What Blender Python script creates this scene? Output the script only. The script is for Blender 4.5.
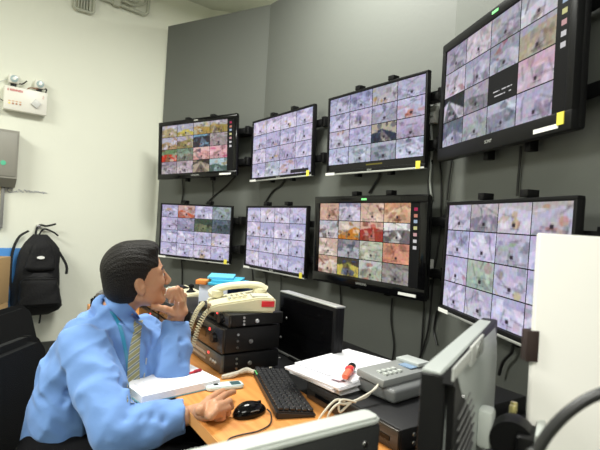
import bpy, bmesh, math, random
import numpy as np
from mathutils import Vector, Matrix, Euler
for o in list(bpy.data.objects): bpy.data.objects.remove(o)
S = bpy.context.scene
COL = S.collection
R = math.radians

# ------------------------------------------------------------ camera
EYE = 1.30; FPX = 462.3; ROLL = R(3.4)
cd = bpy.data.cameras.new('camera'); cam = bpy.data.objects.new('camera', cd); COL.objects.link(cam)
cam.matrix_world = Matrix.Translation((0, 0, EYE)) @ Matrix.Rotation(R(90), 4, 'X') @ Matrix.Rotation(ROLL, 4, 'Z')
cd.sensor_width = 36; cd.lens = FPX / 600 * 36; cd.clip_start = .02
cd.dof.use_dof = True; cd.dof.focus_distance = 1.9; cd.dof.aperture_fstop = 5.0
S.camera = cam
# ------------------------------------------------------------ world, lights, exposure
w = bpy.data.worlds.new('world'); S.world = w; w.use_nodes = True
w.node_tree.nodes['Background'].inputs[0].default_value = (.9, 1, .95, 1)
w.node_tree.nodes['Background'].inputs[1].default_value = .3
S.view_settings.view_transform = 'Standard'; S.view_settings.look = 'None'
S.view_settings.gamma = 1; S.view_settings.exposure = 0.3
def area(name, loc, size, power, col=(1, 1, .93), tgt=None, sy=None):
    l = bpy.data.lights.new(name, 'AREA'); l.energy = power; l.size = size; l.color = col
    if sy: l.shape = 'RECTANGLE'; l.size_y = sy
    o = bpy.data.objects.new(name, l); o.location = loc; COL.objects.link(o)
    if tgt: o.rotation_euler = (Vector(tgt) - Vector(loc)).to_track_quat('-Z', 'Y').to_euler()
    return o
area('ceiling_lamp_light', (-.2, 2.3, 3.3), 1.0, 72, sy=.5)
area('ceiling_lamp_light', (.2, -.9, 3.3), 1.6, 62, sy=.9)
area('ceiling_lamp_light', (-2.9, .5, 3.3), 1.6, 135, sy=.9)
area('ceiling_lamp_light', (.9, 4.3, 3.3), 1.0, 45, sy=.5)
#LIGHTS_END

# ------------------------------------------------------------ geometry of the place
def at(px, py, h=None, d=None):
    uu, vv = px - 300, 225 - py; c, s = math.cos(ROLL), math.sin(ROLL)
    r = Vector(((c*uu - s*vv)/FPX, 1, (s*uu + c*vv)/FPX))
    t = d if d is not None else (h - EYE)/r.z
    return r*t + Vector((0, 0, EYE))
KA = R(33.4)                                   # the console runs 33 degrees off the view axis
KO = Vector((-.162, 1.155, 0)); KV = Vector((math.cos(KA), math.sin(KA), 0)); KU = Vector((-math.sin(KA), math.cos(KA), 0))
def K(v, u, z=0): return KO + KV*v + KU*u + Vector((0, 0, z))

# ------------------------------------------------------------ materials
MATS = {}
def mat(name, col, rough=.5, metal=0, spec=.5, bump=0, bscale=60, var=0, vscale=8, sheen=0, coat=0, emit=None, estr=1, sss=0):
    if name in MATS: return MATS[name]
    m = bpy.data.materials.new(name); m.use_nodes = True; MATS[name] = m
    nt = m.node_tree; b = nt.nodes['Principled BSDF']
    b.inputs['Base Color'].default_value = (*col, 1); b.inputs['Roughness'].default_value = rough
    b.inputs['Metallic'].default_value = metal; b.inputs['Specular IOR Level'].default_value = spec
    b.inputs['Sheen Weight'].default_value = sheen; b.inputs['Coat Weight'].default_value = coat
    if sss: b.inputs['Subsurface Weight'].default_value = sss; b.inputs['Subsurface Scale'].default_value = .01
    tc = nt.nodes.new('ShaderNodeTexCoord')
    if var:
        n = nt.nodes.new('ShaderNodeTexNoise'); n.inputs['Scale'].default_value = vscale; n.inputs['Detail'].default_value = 4
        nt.links.new(tc.outputs['Object'], n.inputs['Vector'])
        mx = nt.nodes.new('ShaderNodeMix'); mx.data_type = 'RGBA'
        mx.inputs[6].default_value = (*[c*(1-var) for c in col], 1); mx.inputs[7].default_value = (*[min(1, c*(1+var)) for c in col], 1)
        nt.links.new(n.outputs['Fac'], mx.inputs[0]); nt.links.new(mx.outputs[2], b.inputs['Base Color'])
    if bump:
        n = nt.nodes.new('ShaderNodeTexNoise'); n.inputs['Scale'].default_value = bscale; n.inputs['Detail'].default_value = 3
        nt.links.new(tc.outputs['Object'], n.inputs['Vector'])
        bp = nt.nodes.new('ShaderNodeBump'); bp.inputs['Strength'].default_value = bump; bp.inputs['Distance'].default_value = .01
        nt.links.new(n.outputs['Fac'], bp.inputs['Height']); nt.links.new(bp.outputs[0], b.inputs['Normal'])
    if emit: b.inputs['Emission Color'].default_value = (*emit, 1); b.inputs['Emission Strength'].default_value = estr
    return m
def wood(name, c1, c2, scale=3):
    m = bpy.data.materials.new(name); m.use_nodes = True; nt = m.node_tree; b = nt.nodes['Principled BSDF']
    tc = nt.nodes.new('ShaderNodeTexCoord'); mp = nt.nodes.new('ShaderNodeMapping'); mp.inputs['Scale'].default_value = (14, 1.2, 8)
    n = nt.nodes.new('ShaderNodeTexNoise'); n.inputs['Scale'].default_value = scale; n.inputs['Detail'].default_value = 6; n.inputs['Distortion'].default_value = .6
    cr = nt.nodes.new('ShaderNodeValToRGB'); cr.color_ramp.elements[0].color = (*c1, 1); cr.color_ramp.elements[1].color = (*c2, 1)
    cr.color_ramp.elements[0].position = .3; cr.color_ramp.elements[1].position = .7
    nt.links.new(tc.outputs['Object'], mp.inputs[0]); nt.links.new(mp.outputs[0], n.inputs['Vector']); nt.links.new(n.outputs['Fac'], cr.inputs[0])
    nt.links.new(cr.outputs[0], b.inputs['Base Color']); b.inputs['Roughness'].default_value = .32
    MATS[name] = m; return m
M_white = mat('painted_wall', (.77, .78, .67), .75, bump=.08, bscale=25, var=.03, vscale=2)
M_grey = mat('grey_partition', (.112, .119, .107), .65, bump=.05, bscale=40, var=.05, vscale=1.5)
M_floor = mat('floor_vinyl', (.16, .16, .15), .6, var=.1)
M_ceil = mat('ceiling_paint', (.6, .61, .52), .8)
M_skirt = mat('dark_skirting', (.05, .052, .048), .5)
M_blk = mat('black_plastic', (.006, .006, .0065), .4, spec=.16)
M_gloss = mat('gloss_black', (.003, .003, .0035), .12, spec=.25)
M_dark = mat('dark_metal', (.010, .010, .011), .42, metal=.0, spec=.25, bump=.05, bscale=200)
M_silver = mat('silver_trim', (.55, .56, .54), .35, metal=.6)
M_steel = mat('screw_steel', (.45, .45, .45), .3, metal=1)
M_wood = wood('orange_wood', (.56, .21, .05), (.70, .32, .09))
M_edge = mat('wood_edge', (.62, .3, .10), .4, var=.1)
M_cream = mat('cream_plastic', (.66, .62, .43), .35, var=.03)
M_paper = mat('paper', (.83, .83, .87), .8, var=.02)
M_cable = mat('black_cable', (.012, .012, .012), .45)
M_lgrey = mat('light_grey_plastic', (.50, .53, .50), .42, bump=.03, bscale=300)
M_mgrey = mat('silver_grey_plastic', (.45, .48, .465), .42, metal=.1, bump=.02, bscale=300)
M_red = mat('red_plastic', (.6, .02, .03), .4)
M_wlabel = mat('white_label', (.85, .85, .82), .6)
M_ylabel = mat('yellow_label', (.8, .7, .08), .6)
M_led = mat('red_led', (.5, .02, .02), .4, emit=(1, .05, .05), estr=2)
M_green = mat('green_mark', (.15, .5, .2), .5, emit=(.2, .9, .2), estr=.5)

# ------------------------------------------------------------ helpers
def link(name, me, m, parent=None, loc=None, rot=None, smooth=True):
    if m is not None and not me.materials: me.materials.append(m)
    if smooth:
        me.polygons.foreach_set('use_smooth', [True]*len(me.polygons))
        try: me.set_sharp_from_angle(angle=R(35))
        except Exception: pass
    o = bpy.data.objects.new(name, me); COL.objects.link(o)
    if parent: o.parent = parent
    if loc is not None: o.location = loc
    if rot is not None: o.rotation_euler = rot
    return o
def thing(name, label, cat, loc=(0, 0, 0), rotz=0, group=None):
    o = bpy.data.objects.new(name, None); COL.objects.link(o); o.location = loc; o.rotation_euler = (0, 0, rotz)
    o.empty_display_size = .05
    return tag(o, label, cat, group)
def tag(o, label, cat, group=None):
    o['label'] = label; o['category'] = cat
    if group: o['group'] = group
    return o
def struct(o): o['kind'] = 'structure'; return o
class MB:
    def __init__(s): s.bm = bmesh.new()
    def box(s, a, b, bev=0, seg=2, mtx=None):
        a, b = Vector(a), Vector(b)
        t = bmesh.new(); bmesh.ops.create_cube(t, size=1)
        for v in t.verts: v.co = Vector(((a.x+b.x)/2 + v.co.x*(b.x-a.x), (a.y+b.y)/2 + v.co.y*(b.y-a.y), (a.z+b.z)/2 + v.co.z*(b.z-a.z)))
        if bev: bmesh.ops.bevel(t, geom=list(t.edges), offset=bev, segments=seg, affect='EDGES', profile=.5)
        return s._add(t, mtx)
    def _add(s, t, mtx=None):
        if mtx is not None: bmesh.ops.transform(t, matrix=mtx, verts=t.verts)
        bmesh.ops.recalc_face_normals(t, faces=t.faces)
        me = bpy.data.meshes.new('t'); t.to_mesh(me); t.free(); s.bm.from_mesh(me); bpy.data.meshes.remove(me); return s
    def prism(s, pts, z0, z1, bev=0, mtx=None, seg=2):       # outline in xy, extruded in z
        t = bmesh.new(); f = t.faces.new([t.verts.new((p[0], p[1], z0)) for p in pts])
        r = bmesh.ops.extrude_face_region(t, geom=[f]); vs = [g for g in r['geom'] if isinstance(g, bmesh.types.BMVert)]
        for v in vs: v.co.z = z1
        bmesh.ops.recalc_face_normals(t, faces=t.faces)
        if bev: bmesh.ops.bevel(t, geom=list(t.edges), offset=bev, segments=seg, affect='EDGES')
        return s._add(t, mtx)
    def tube(s, pts, r, n=8, cap=True, flat=None):
        P = [Vector(p) for p in pts]; t = bmesh.new(); rings = []; up = None
        for i, p in enumerate(P):
            d = (P[min(i+1, len(P)-1)] - P[max(i-1, 0)]).normalized()
            if up is None:
                up = Vector((0, 0, 1)) if abs(d.z) < .9 else Vector((1, 0, 0))
            x = d.cross(up).normalized(); y = x.cross(d).normalized(); up = y
            rr = r[i] if hasattr(r, '__len__') else r
            rings.append([t.verts.new(p + x*math.cos(2*math.pi*k/n)*rr + y*math.sin(2*math.pi*k/n)*rr*(flat or 1)) for k in range(n)])
        for a, b in zip(rings, rings[1:]):
            for k in range(n): t.faces.new((a[k], a[(k+1) % n], b[(k+1) % n], b[k]))
        if cap: t.faces.new(rings[0][::-1]); t.faces.new(rings[-1])
        return s._add(t)
    def lathe(s, prof, n=24, mtx=None):                       # profile (r,z)
        t = bmesh.new(); rings = []
        for r, z in prof:
            rings.append([t.verts.new((max(r, 1e-5)*math.cos(2*math.pi*k/n), max(r, 1e-5)*math.sin(2*math.pi*k/n), z)) for k in range(n)])
        for a, b in zip(rings, rings[1:]):
            for k in range(n): t.faces.new((a[k], a[(k+1) % n], b[(k+1) % n], b[k]))
        t.faces.new(rings[0][::-1]); t.faces.new(rings[-1])
        return s._add(t, mtx)
    def mesh(s, name='m'):
        me = bpy.data.meshes.new(name); s.bm.to_mesh(me); s.bm.free(); return me
    def obj(s, name, m, parent=None, **k): return link(name, s.mesh(name), m, parent, **k)
def box(name, a, b, m, parent=None, bev=0, **k): return MB().box(a, b, bev).obj(name, m, parent, **k)
def spline(pts, n=8):
    P = [Vector(p) for p in pts]; out = []
    for i in range(len(P)-1):
        p0, p1, p2, p3 = P[max(i-1, 0)], P[i], P[i+1], P[min(i+2, len(P)-1)]
        for k in range(n):
            t = k/n
            out.append(.5*((2*p1) + (p2-p0)*t + (2*p0-5*p1+4*p2-p3)*t*t + (3*p1-p0-3*p2+p3)*t**3))
    out.append(P[-1]); return out
def rrect(w, h, r, n=5, cx=0, cy=0):
    out = []
    for qx, qy, a in ((1, 1, 0), (-1, 1, 90), (-1, -1, 180), (1, -1, 270)):
        for k in range(n+1):
            t = R(a + 90*k/n); out.append((cx + qx*(w/2-r) + r*math.cos(t), cy + qy*(h/2-r) + r*math.sin(t)))
    return out
def text(s, size, m, parent, loc, rot, depth=.0004, name='lettering', bold=0):
    cu = bpy.data.curves.new(name, 'FONT'); cu.body = s; cu.size = size; cu.extrude = depth; cu.align_x = 'CENTER'; cu.align_y = 'CENTER'; cu.offset = bold
    o = bpy.data.objects.new('t', cu); COL.objects.link(o); dg = bpy.context.evaluated_depsgraph_get()
    me = bpy.data.meshes.new_from_object(o.evaluated_get(dg)); bpy.data.objects.remove(o); me.materials.clear()
    return link(name, me, m, parent, loc=loc, rot=rot, smooth=False)
XR = (R(90), 0, 0)                                            # text standing up, read from -y

# ------------------------------------------------------------ the room
def wall(name, p, q, z0, z1, m, th=.08, side=1, holes=None):
    p, q = Vector((*p, 0)), Vector((*q, 0)); d = q-p; a = math.atan2(d.y, d.x)
    o = box(name, (0, 0 if side > 0 else -th, z0), (d.length, th if side > 0 else 0, z1), m, smooth=False)
    o.location = p; o.rotation_euler = (0, 0, a); return struct(o)
CEIL = 3.40
struct(box('floor', (-6, -3.2, -.1), (3.3, 6, 0), M_floor, smooth=False))
struct(box('ceiling', (-6, -3.2, CEIL), (3.3, 6, CEIL+.1), M_ceil, smooth=False))
WD = Vector((.77, .636)).normalized(); WC = Vector((-.999, 4.632)); WS = WC - WD*5.6
wall('wall_left', WS, WC, 0, CEIL, M_white)
wall('baseboard_left', WS + Vector((WD.y, -WD.x))*.02, WC + Vector((WD.y, -WD.x))*.02, 0, .225, M_skirt, th=.02)
wall('wall_back', WC, (3.0, 5.3), 0, CEIL, M_white)
wall('wall_right', (3.0, 5.3), (3.0, -3), 0, CEIL, M_white)
wall('wall_front', (3.0, -3), (-5.31, -3), 0, CEIL, M_white)
wall('wall_far_left', (-5.31, -3), WS, 0, CEIL, M_white)
# bent grey display wall (three facets) carrying the monitors
def nv(deg, k): a = R(deg); return Vector((math.sin(a), math.cos(a))), k
FA, FB, FC = nv(29, 3.09), nv(53.3, 1.95), nv(80, 1.104)
def isect(A, B):
    (a, k), (b, l) = A, B; det = a.x*b.y - a.y*b.x
    return Vector(((k*b.y - l*a.y)/det, (a.x*l - b.x*k)/det))
PAB, PBC = isect(FA, FB), isect(FB, FC)
PA0 = Vector((-1.322, 4.265)); PC1 = FC[0]*FC[1] + Vector((FC[0].y, -FC[0].x))*1.6
def facets(name, pts, z0, z1, th, m):
    bm = bmesh.new(); n = len(pts); out = []
    for i, p in enumerate(pts):
        d0 = (pts[i]-pts[i-1]).normalized() if i else (pts[1]-pts[0]).normalized()
        d1 = (pts[i+1]-pts[i]).normalized() if i < n-1 else d0
        b = (Vector((-d0.y, d0.x)) + Vector((-d1.y, d1.x))).normalized(); b *= th/max(.3, b.dot(Vector((-d0.y, d0.x))))
        out.append(p + b)
    A = [[bm.verts.new((p.x, p.y, z)) for z in (z0, z1)] for p in pts]; B = [[bm.verts.new((p.x, p.y, z)) for z in (z0, z1)] for p in out]
    for i in range(n-1):
        bm.faces.new((A[i][0], A[i+1][0], A[i+1][1], A[i][1])); bm.faces.new((B[i][0], B[i][1], B[i+1][1], B[i+1][0]))
        bm.faces.new((A[i][1], A[i+1][1], B[i+1][1], B[i][1])); bm.faces.new((A[i][0], B[i][0], B[i+1][0], A[i+1][0]))
    for i in (0, n-1): bm.faces.new((A[i][0], A[i][1], B[i][1], B[i][0]))
    bmesh.ops.recalc_face_normals(bm, faces=bm.faces); me = bpy.data.meshes.new(name); bm.to_mesh(me); bm.free()
    return link(name, me, m, smooth=False)
struct(facets('wall_display', [PA0, PAB, PBC, PC1], 0, 3.058, .07, M_grey))
for i, (c, a) in enumerate((((-.2, 2.3), 0), ((.2, -.9), 0), ((-2.9, .5), 0))):
    t = thing('ceiling_light', 'ceiling light panel %s' % ('over the console', 'behind the viewer', 'over the far left of the room')[i], 'ceiling light', (c[0], c[1], CEIL-.06))
    box('frame', (-.83, -.48, .03), (.83, .48, .06), M_lgrey, t)

# ------------------------------------------------------------ pictures on the monitors
def hexc(h): return np.array([int(h[i:i+2], 16) for i in (0, 2, 4)])/255
def paint(cells, seed, W=176, H=104, osd=False, bar=0, tint=(1, 1, 1), busy=1.0):
    rg = np.random.RandomState(seed); img = np.zeros((H, W, 3)); img[:] = .03
    W0 = int(W*.925) if osd else W; H0 = int(H*(1-bar))
    for i in range(16):
        r, c = divmod(i, 4); x0, x1 = c*W0//4, (c+1)*W0//4-1; y0, y1 = r*H0//4, (r+1)*H0//4-1
        h, w_ = y1-y0, x1-x0; Y, X = np.mgrid[0:h, 0:w_]; y = Y/h; x = X/w_
        A, B, C = [hexc(q) for q in cells[i].split()]
        if A.sum() < .3:
            im = np.zeros((h, w_, 3)) + A
            for row in (.62, .76):
                for q in range(int(w_*.2), int(w_*.85)):
                    if rg.rand() < .75: im[int(h*row), q] = (.8, .8, .8)
            img[y0:y1, x0:x1] = im; continue
        vx, vy = rg.uniform(.2, .8), rg.uniform(.1, .4)
        im = np.zeros((h, w_, 3)) + A
        fl = (y > vy + abs(x-vx)*rg.uniform(.1, .7)); im[fl] = B
        s = rg.uniform(-.7, .7); st = abs(x - vx - (y-vy)*s) < (y-vy)*rg.uniform(.15, .5); im[st & (y > vy)] = B*.45 + A*.55
        for _ in range(int(7*busy)):                            # objects in the view
            cx, cy, a, b = rg.uniform(0, 1), rg.uniform(.05, .95), rg.uniform(.03, .16), rg.uniform(.04, .2)
            k = ((x-cx)/a)**2 + ((y-cy)/b)**2 < 1 if rg.rand() < .5 else (abs(x-cx+(y-cy)*rg.uniform(-1, 1)) < a) & (abs(y-cy) < b)
            cc = [C, A*.7, B*.65, np.minimum(1, A*1.25), C*.5+A*.5, np.minimum(1, B*1.2)][rg.randint(6)]; im[k] = im[k]*.45 + cc*.55
        for _ in range(int(4*busy)):                            # edges and poles
            a, b, q = rg.uniform(-1.2, 1.2), rg.uniform(0, 1), rg.uniform(0, .9)
            k = (abs(y - b - a*(x-.5)) < .03) & (x > q) & (x < q+.4) if rg.rand() < .5 else (abs(x - b - .3*a*(y-.5)) < .025) & (y > q) & (y < q+.45)
            im[k] = im[k]*.8
        g = rg.rand(h//3+2, w_//3+2, 3)*.09 - .045
        im = im + np.kron(g, np.ones((3, 3, 1)))[:h, :w_] + (rg.rand(h, w_, 1)-.5)*.08
        k = ((x-.5)/.045)**2 + ((y-.72)/.07)**2 < 1; im[k] = (.15, .1, .15)
        for q in range(int(w_*.35), int(w_*.68)):
            if rg.rand() < .6: im[int(h*.86), q] *= .6
        im[1:-1, 1:-1] = (im[1:-1, 1:-1]*2 + im[:-2, 1:-1] + im[2:, 1:-1] + im[1:-1, :-2] + im[1:-1, 2:])/6
        img[y0:y1, x0:x1] = im
    if osd:
        cx = int(W*.96)
        for k in range(7):
            yy = int(H*(.06 + .075*k)); img[yy:yy+4, cx-2:cx+3] = [(.7, .1, .3), (.8, .5, .4), (.6, .7, .8), (.8, .8, .5), (.8, .6, .6), (.8, .8, .8), (.8, .8, .8)][k]
    if bar:
        a = int(H*(1-bar)); img[a:] = (.13, .13, .11); img[a+2:a+4, int(W*.45):int(W*.62)] = (.45, .42, .12)
    g = img.mean(-1, keepdims=True); img = np.where(g > .15, g*.18 + img*.82, img)
    return np.clip(img*np.array(tint), 0, 1)
def screen_mesh(img, w, h):
    H, W, _ = img.shape
    xs = np.linspace(-w/2, w/2, W+1); zs = np.linspace(h/2, -h/2, H+1)
    co = np.zeros((H+1, W+1, 3)); co[..., 0] = xs[None, :]; co[..., 2] = zs[:, None]
    idx = np.arange((H+1)*(W+1)).reshape(H+1, W+1)
    f = np.stack([idx[1:, :-1], idx[1:, 1:], idx[:-1, 1:], idx[:-1, :-1]], -1).reshape(-1, 4)
    me = bpy.data.meshes.new('screen'); me.from_pydata(co.reshape(-1, 3).tolist(), [], f.tolist())
    a = me.color_attributes.new('picture', 'FLOAT_COLOR', 'CORNER')
    lin = np.where(img <= .04045, img/12.92, ((img+.055)/1.055)**2.4)
    c = np.ones((H*W, 4, 4), np.float32); c[:, :, :3] = lin.reshape(-1, 1, 3); a.data.foreach_set('color', c.ravel())
    return me
def screen_mat():
    m = bpy.data.materials.new('lit_screen'); m.use_nodes = True; nt = m.node_tree; b = nt.nodes['Principled BSDF']
    at_ = nt.nodes.new('ShaderNodeVertexColor'); at_.layer_name = 'picture'
    b.inputs['Base Color'].default_value = (.004, .004, .005, 1); b.inputs['Roughness'].default_value = .4; b.inputs['Specular IOR Level'].default_value = .12
    nt.links.new(at_.outputs[0], b.inputs['Emission Color']); b.inputs['Emission Strength'].default_value = .80
    return m
M_screen = screen_mat()
LAV = ['b9b4d8 cfcbe6 9a9cc8', 'a9a9d0 c9c6e4 c8a9b8', 'c6c0de b4b6da 8888b0', 'bdb4d4 d6cfe6 d0a860']
def lav(seed, extra=None):
    rg = random.Random(seed); L = [rg.choice(LAV) for _ in range(16)]
    for k, v in (extra or {}).items(): L[k] = v
    return L
PIC = {
 '1t': ['b8b0c0 a89868 b08830', 'a8a8b8 c8b848 d8c840', 'b8b8b8 b09040 c09828', 'b0a8b0 a08840 504840', 'b0b0c0 b09060 b07840', 'b0a8b8 988850 484850', '70a0c0 383038 d85028', 'a8a0a0 988888 60584c',
        '688858 d83018 e8d8d0', '789078 787868 d8d8e0', 'e0b8b0 d89890 303040', 'e0a8b0 c89898 c02060', '988898 a8a0a0 484048', 'a898a0 c0b0b8 403840', '383028 b0a088 a89878', 'a8c0c8 486058 a87838'],
 '1b': ['a8a0c8 b8b8d8 c88848', 'c8a098 d05838 e8e0e8', 'b8b0d8 c8c8e0 9890b8', '98a8b0 8898a0 708050', 'b0a8d0 c0b8d8 a0a0c0', '9890b0 8888a8 a09898', '405040 707858 181c18', '586878 485860 202820'] + lav(3)[:8],
 '2t': lav(11, {5: 'b8b0d8 b0a8cc c89850', 9: 'b0b0d8 b8b0cc c8a050', 10: 'c0b4d4 a8a0c8 48788c', 14: 'b4b0d4 c4c4de c89888', 13: 'b0b8d0 c8ccd8 a8b088'}),
 '2b': lav(21),
 '3t': ['a8a8cc b8b8d4 6a6a90', '9898c0 b0b0d0 5c5c80', 'a8a8b8 b8b0b8 c89830', 'b0b0cc a8a8c4 c8c8e0', 'b0b0d8 c8c4e0 8a86b0', 'b8b0d0 c8bcd0 7070a0', 'b0b0d0 9898a8 505878', 'b8b8d8 b0a8c0 c85828',
        'b8b0c8 c8c8e0 a87850', 'a8a8d0 b8b8d8 9090b8', 'b0a890 283048 3848a8', 'b0a8c8 a090a8 a8a8c8', 'b0b8d8 c0c4e0 506890', 'a8b0c8 b8c0d0 486858', 'a8b0c0 8890a0 384048', 'b8c0d8 c8cce4 303850'],
 '3b': ['c8a088 d0a890 683828', '9898b0 d0c8d8 903838', 'c8a890 d8b8a0 582820', 'c89068 e0b890 703020', 'b8b8c0 d0c8c8 402820', 'c8b8a8 d07818 4878b0', 'd8a890 a83020 e8c8b0', 'e8e8e0 706868 c8c8c8',
        'c8a898 d0c0b0 508048', '908890 a8b0b8 384858', 'b8c0a8 a8b098 807860', 'd08868 d89070 a05038', 'c8a088 d8c8b8 703828', '484030 c8b848 3048a0', 'b8c0b8 a0a890 b05040', '888078 989490 686058'],
 '4t': ['9894a8 a8a4b8 706878', 'c0b4c0 c8c0cc a89890', 'a8a8b8 8c8c98 a89868', 'a8a8b4 c8c4d0 886868', 'b8b0c4 c8c0cc 905860', '9c98b4 b0b0c4 787490', '9094a4 b4b4c4 984048', 'a0a0b0 a89c80 806850',
        '22262a c0bccc 30343a', 'a098a8 808088 c8c8d4', '181818 181818 181818', 'c8a8b8 c0b4c4 a890a0', '5c6478 b0b0c8 8888a8', 'a8a4b8 98a0a0 787c88', 'b0b4c4 808498 484c60', 'a8a4c0 b0a8c0 9498a8'],
 '4b': lav(31, {0: 'b8b4cc c4c0d4 505070', 1: 'b0a8b0 807c8c c8c0c8', 2: 'b8b0b8 c8c4d8 c09848', 3: 'b0a8a8 b8b4cc c07858', 6: 'b8b4d0 a8a8bc 80b068', 9: 'a8b8a8 98b0a4 b84868', 8: 'b4b0d4 c4c0dc b86888', 13: 'b4b0cc c4c4d4 585c58', 10: 'b8b4d4 c0bcd8 c8b858'}),
}
TV = {  # centre x,y,z, yaw, tilt, roll, width, height, gap to wall
 '1t': (-.886, 3.762, 1.876, 26.6, .1, 2.9, .804, .488, .229), '1b': (-.876, 3.826, 1.188, 27.5, 1.3, -.1, .757, .463, .169),
 '2t': (-.184, 3.340, 1.861, 52.6, 1.0, .8, .774, .473, .102), '2b': (-.188, 3.284, 1.189, 52.6, 1.0, .3, .768, .473, .138),
 '3t': (.357, 2.549, 1.852, 55.0, 2.5, -.4, .773, .473, .140), '3b': (.349, 2.544, 1.224, 52.1, 1.7, .2, .845, .517, .149),
 '4t': (.686, 1.736, 1.894, 80.3, .7, -.7, .835, .536, .126), '4b': (.704, 1.673, 1.196, 80.4, -.4, -.7, .766, .478, .120)}
TVL = {
 '1t': 'thick-framed black wall monitor with colourful pictures, upper left end of the display wall',
 '1b': 'black wall monitor low behind the seated man, a red roof among its pictures',
 '2t': 'thin-framed wall monitor of pale lilac pictures, upper row, second from left',
 '2b': 'thin-framed wall monitor of pale lilac pictures hanging above the cream telephone',
 '3t': 'thin-framed wall monitor with an orange patch in its pictures, upper row, third from left',
 '3b': 'thick glossy black wall monitor showing warm red and orange pictures',
 '4t': 'largest wall monitor with thick frame and one blacked-out picture, top right of the photo',
 '4b': 'thin-framed wall monitor partly hidden by the white panel and the grey monitor'}
TVF = {}
# side border, top border, bottom border, body depth
BZ = {'1t': (.036, .036, .045, .07), '3b': (.045, .042, .058, .08), '4t': (.03, .04, .06, .09), '1b': (.014, .014, .022, .045)}
rg0 = random.Random(2)
def frame_mesh(w, h, bs, bt, bb, d):
    m = MB(); r = .004
    m.box((-w/2, 0, h/2-bt), (w/2, d, h/2), r); m.box((-w/2, 0, -h/2), (w/2, d, -h/2+bb), r)
    m.box((-w/2, 0, -h/2+bb-.004), (-w/2+bs, d, h/2-bt+.004), r); m.box((w/2-bs, 0, -h/2+bb-.004), (w/2, d, h/2-bt+.004), r)
    return m
for i, k in enumerate(TV):
    x, y, z, yaw, tilt, ro, w_, h_, gap = TV[k]
    bs, bt, bb, dep = BZ.get(k, (.015, .015, .024, .04))
    t = thing('wall_monitor', TVL[k], 'monitor', (x, y, z), group='monitors mounted on the grey display wall')
    t.rotation_euler = (Matrix.Rotation(R(-yaw), 3, 'Z') @ Matrix.Rotation(R(tilt), 3, 'X') @ Matrix.Rotation(R(-ro), 3, 'Y')).to_euler()
    thick = k in ('1t', '3b', '4t')
    fm = M_gloss if k in ('1t', '3b') else M_blk
    frame_mesh(w_, h_, bs, bt, bb, .028).obj('bezel', fm, t)
    if thick:
        q = MB().box((-w_/2+.004, .026, -h_/2+.004), (w_/2-.004, dep*.62, h_/2-.004), .01); q.box((-w_*.4, dep*.5, -h_*.42), (w_*.4, dep, h_*.4), .015)
    else:
        q = MB().box((-w_/2+.006, .026, -h_/2+.006), (w_/2-.006, .034, h_/2-.006), .003); q.box((-w_*.38, .03, -h_*.45), (w_*.38, dep+.012, h_*.2), .01)
    q.obj('back_housing', M_blk, t)
    sw, sh = w_-2*bs+.004, h_-bt-bb+.004; sz = (bb-bt)/2
    bar = .07 if k == '3t' else 0
    img = paint(PIC[k], 100+i, osd=thick, bar=bar, tint=(1, .99, 1.0), busy={'3b': 1.6, '1t': 1.6, '1b': 1.5, '3t': 1.5}.get(k, 1.2))
    if k == '2t': img[96:102, 120:168] = (.15, .14, .16)
    link('screen', screen_mesh(img, sw, sh), M_screen, t, loc=(0, .009, sz), smooth=False)
    # bracket reaching back to the wall
    g = gap + .01; tx = Matrix.Rotation(R(-tilt), 4, 'X')
    b = MB()
    for s in (-1, 1):
        b.box((s*.13-.016, dep-.01, -h_*.44), (s*.13+.016, dep+.016, h_/2+.022), .002)
        b.box((s*.13-.02, dep-.03, h_/2+.004), (s*.13+.02, dep+.016, h_/2+.03), .003)
        b.box((s*.13-.016, dep-.02, -h_/2-.02), (s*.13+.016, dep+.014, -h_/2+.03), .003)
    b.obj('bracket_rails', M_blk, t)
    b = MB()
    for zz in (h_*.25, -h_*.25):
        b.box((-w_*.3, dep+.01, zz-.022), (w_/2+.045, max(g-.03, dep+.025), zz+.022), .003)
    b.box((w_/2+.02, dep+.01, h_*.25-.03), (w_/2+.055, max(g-.02, dep+.04), h_*.25+.035), .003)
    b.box((w_/2+.02, dep+.01, -h_*.25-.03), (w_/2+.055, max(g-.02, dep+.04), -h_*.25+.035), .003)
    b.obj('wall_arm', M_blk, t)
    if not thick:
        box('silver_strip', (-w_/2+.003, -.002, -h_/2-.004), (w_/2-.003, .02, -h_/2+.006), M_silver, t, bev=.002)
        box('white_sticker', (-w_/2+.0, -.004, -h_/2-.004), (-w_/2+.085, -.002, -h_/2+.012), M_wlabel, t)
    else:
        box('white_sticker', (w_/2-.16, -.002, -h_/2+.012), (w_/2-.05, .001, -h_/2+.026), M_wlabel, t)
    if k in ('2t', '2b', '3t', '4t', '1b'):
        a = (w_/2-.055, -.003, -h_/2+(.02 if k == '4t' else -.002)); box('yellow_sticker', a, (a[0]+.028, .001, a[2]+.038), M_ylabel, t)
    text({'3b': 'SAMSUNG', '1t': 'SAMSUNG', '4t': 'SONY'}.get(k, 'SONY'), .018 if k != '3t' else .014, M_silver, t, (0, -.0015, -h_/2+bb/2), XR, name='logo')
    if thick: box('top_light', (-.02, -.0015, h_/2-bt*.6), (.02, .001, h_/2-bt*.35), M_green if k != '1t' else M_silver, t)
    if k in ('3t', '2t', '2b', '4b'):
        pass
    TVF[k] = t

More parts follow.
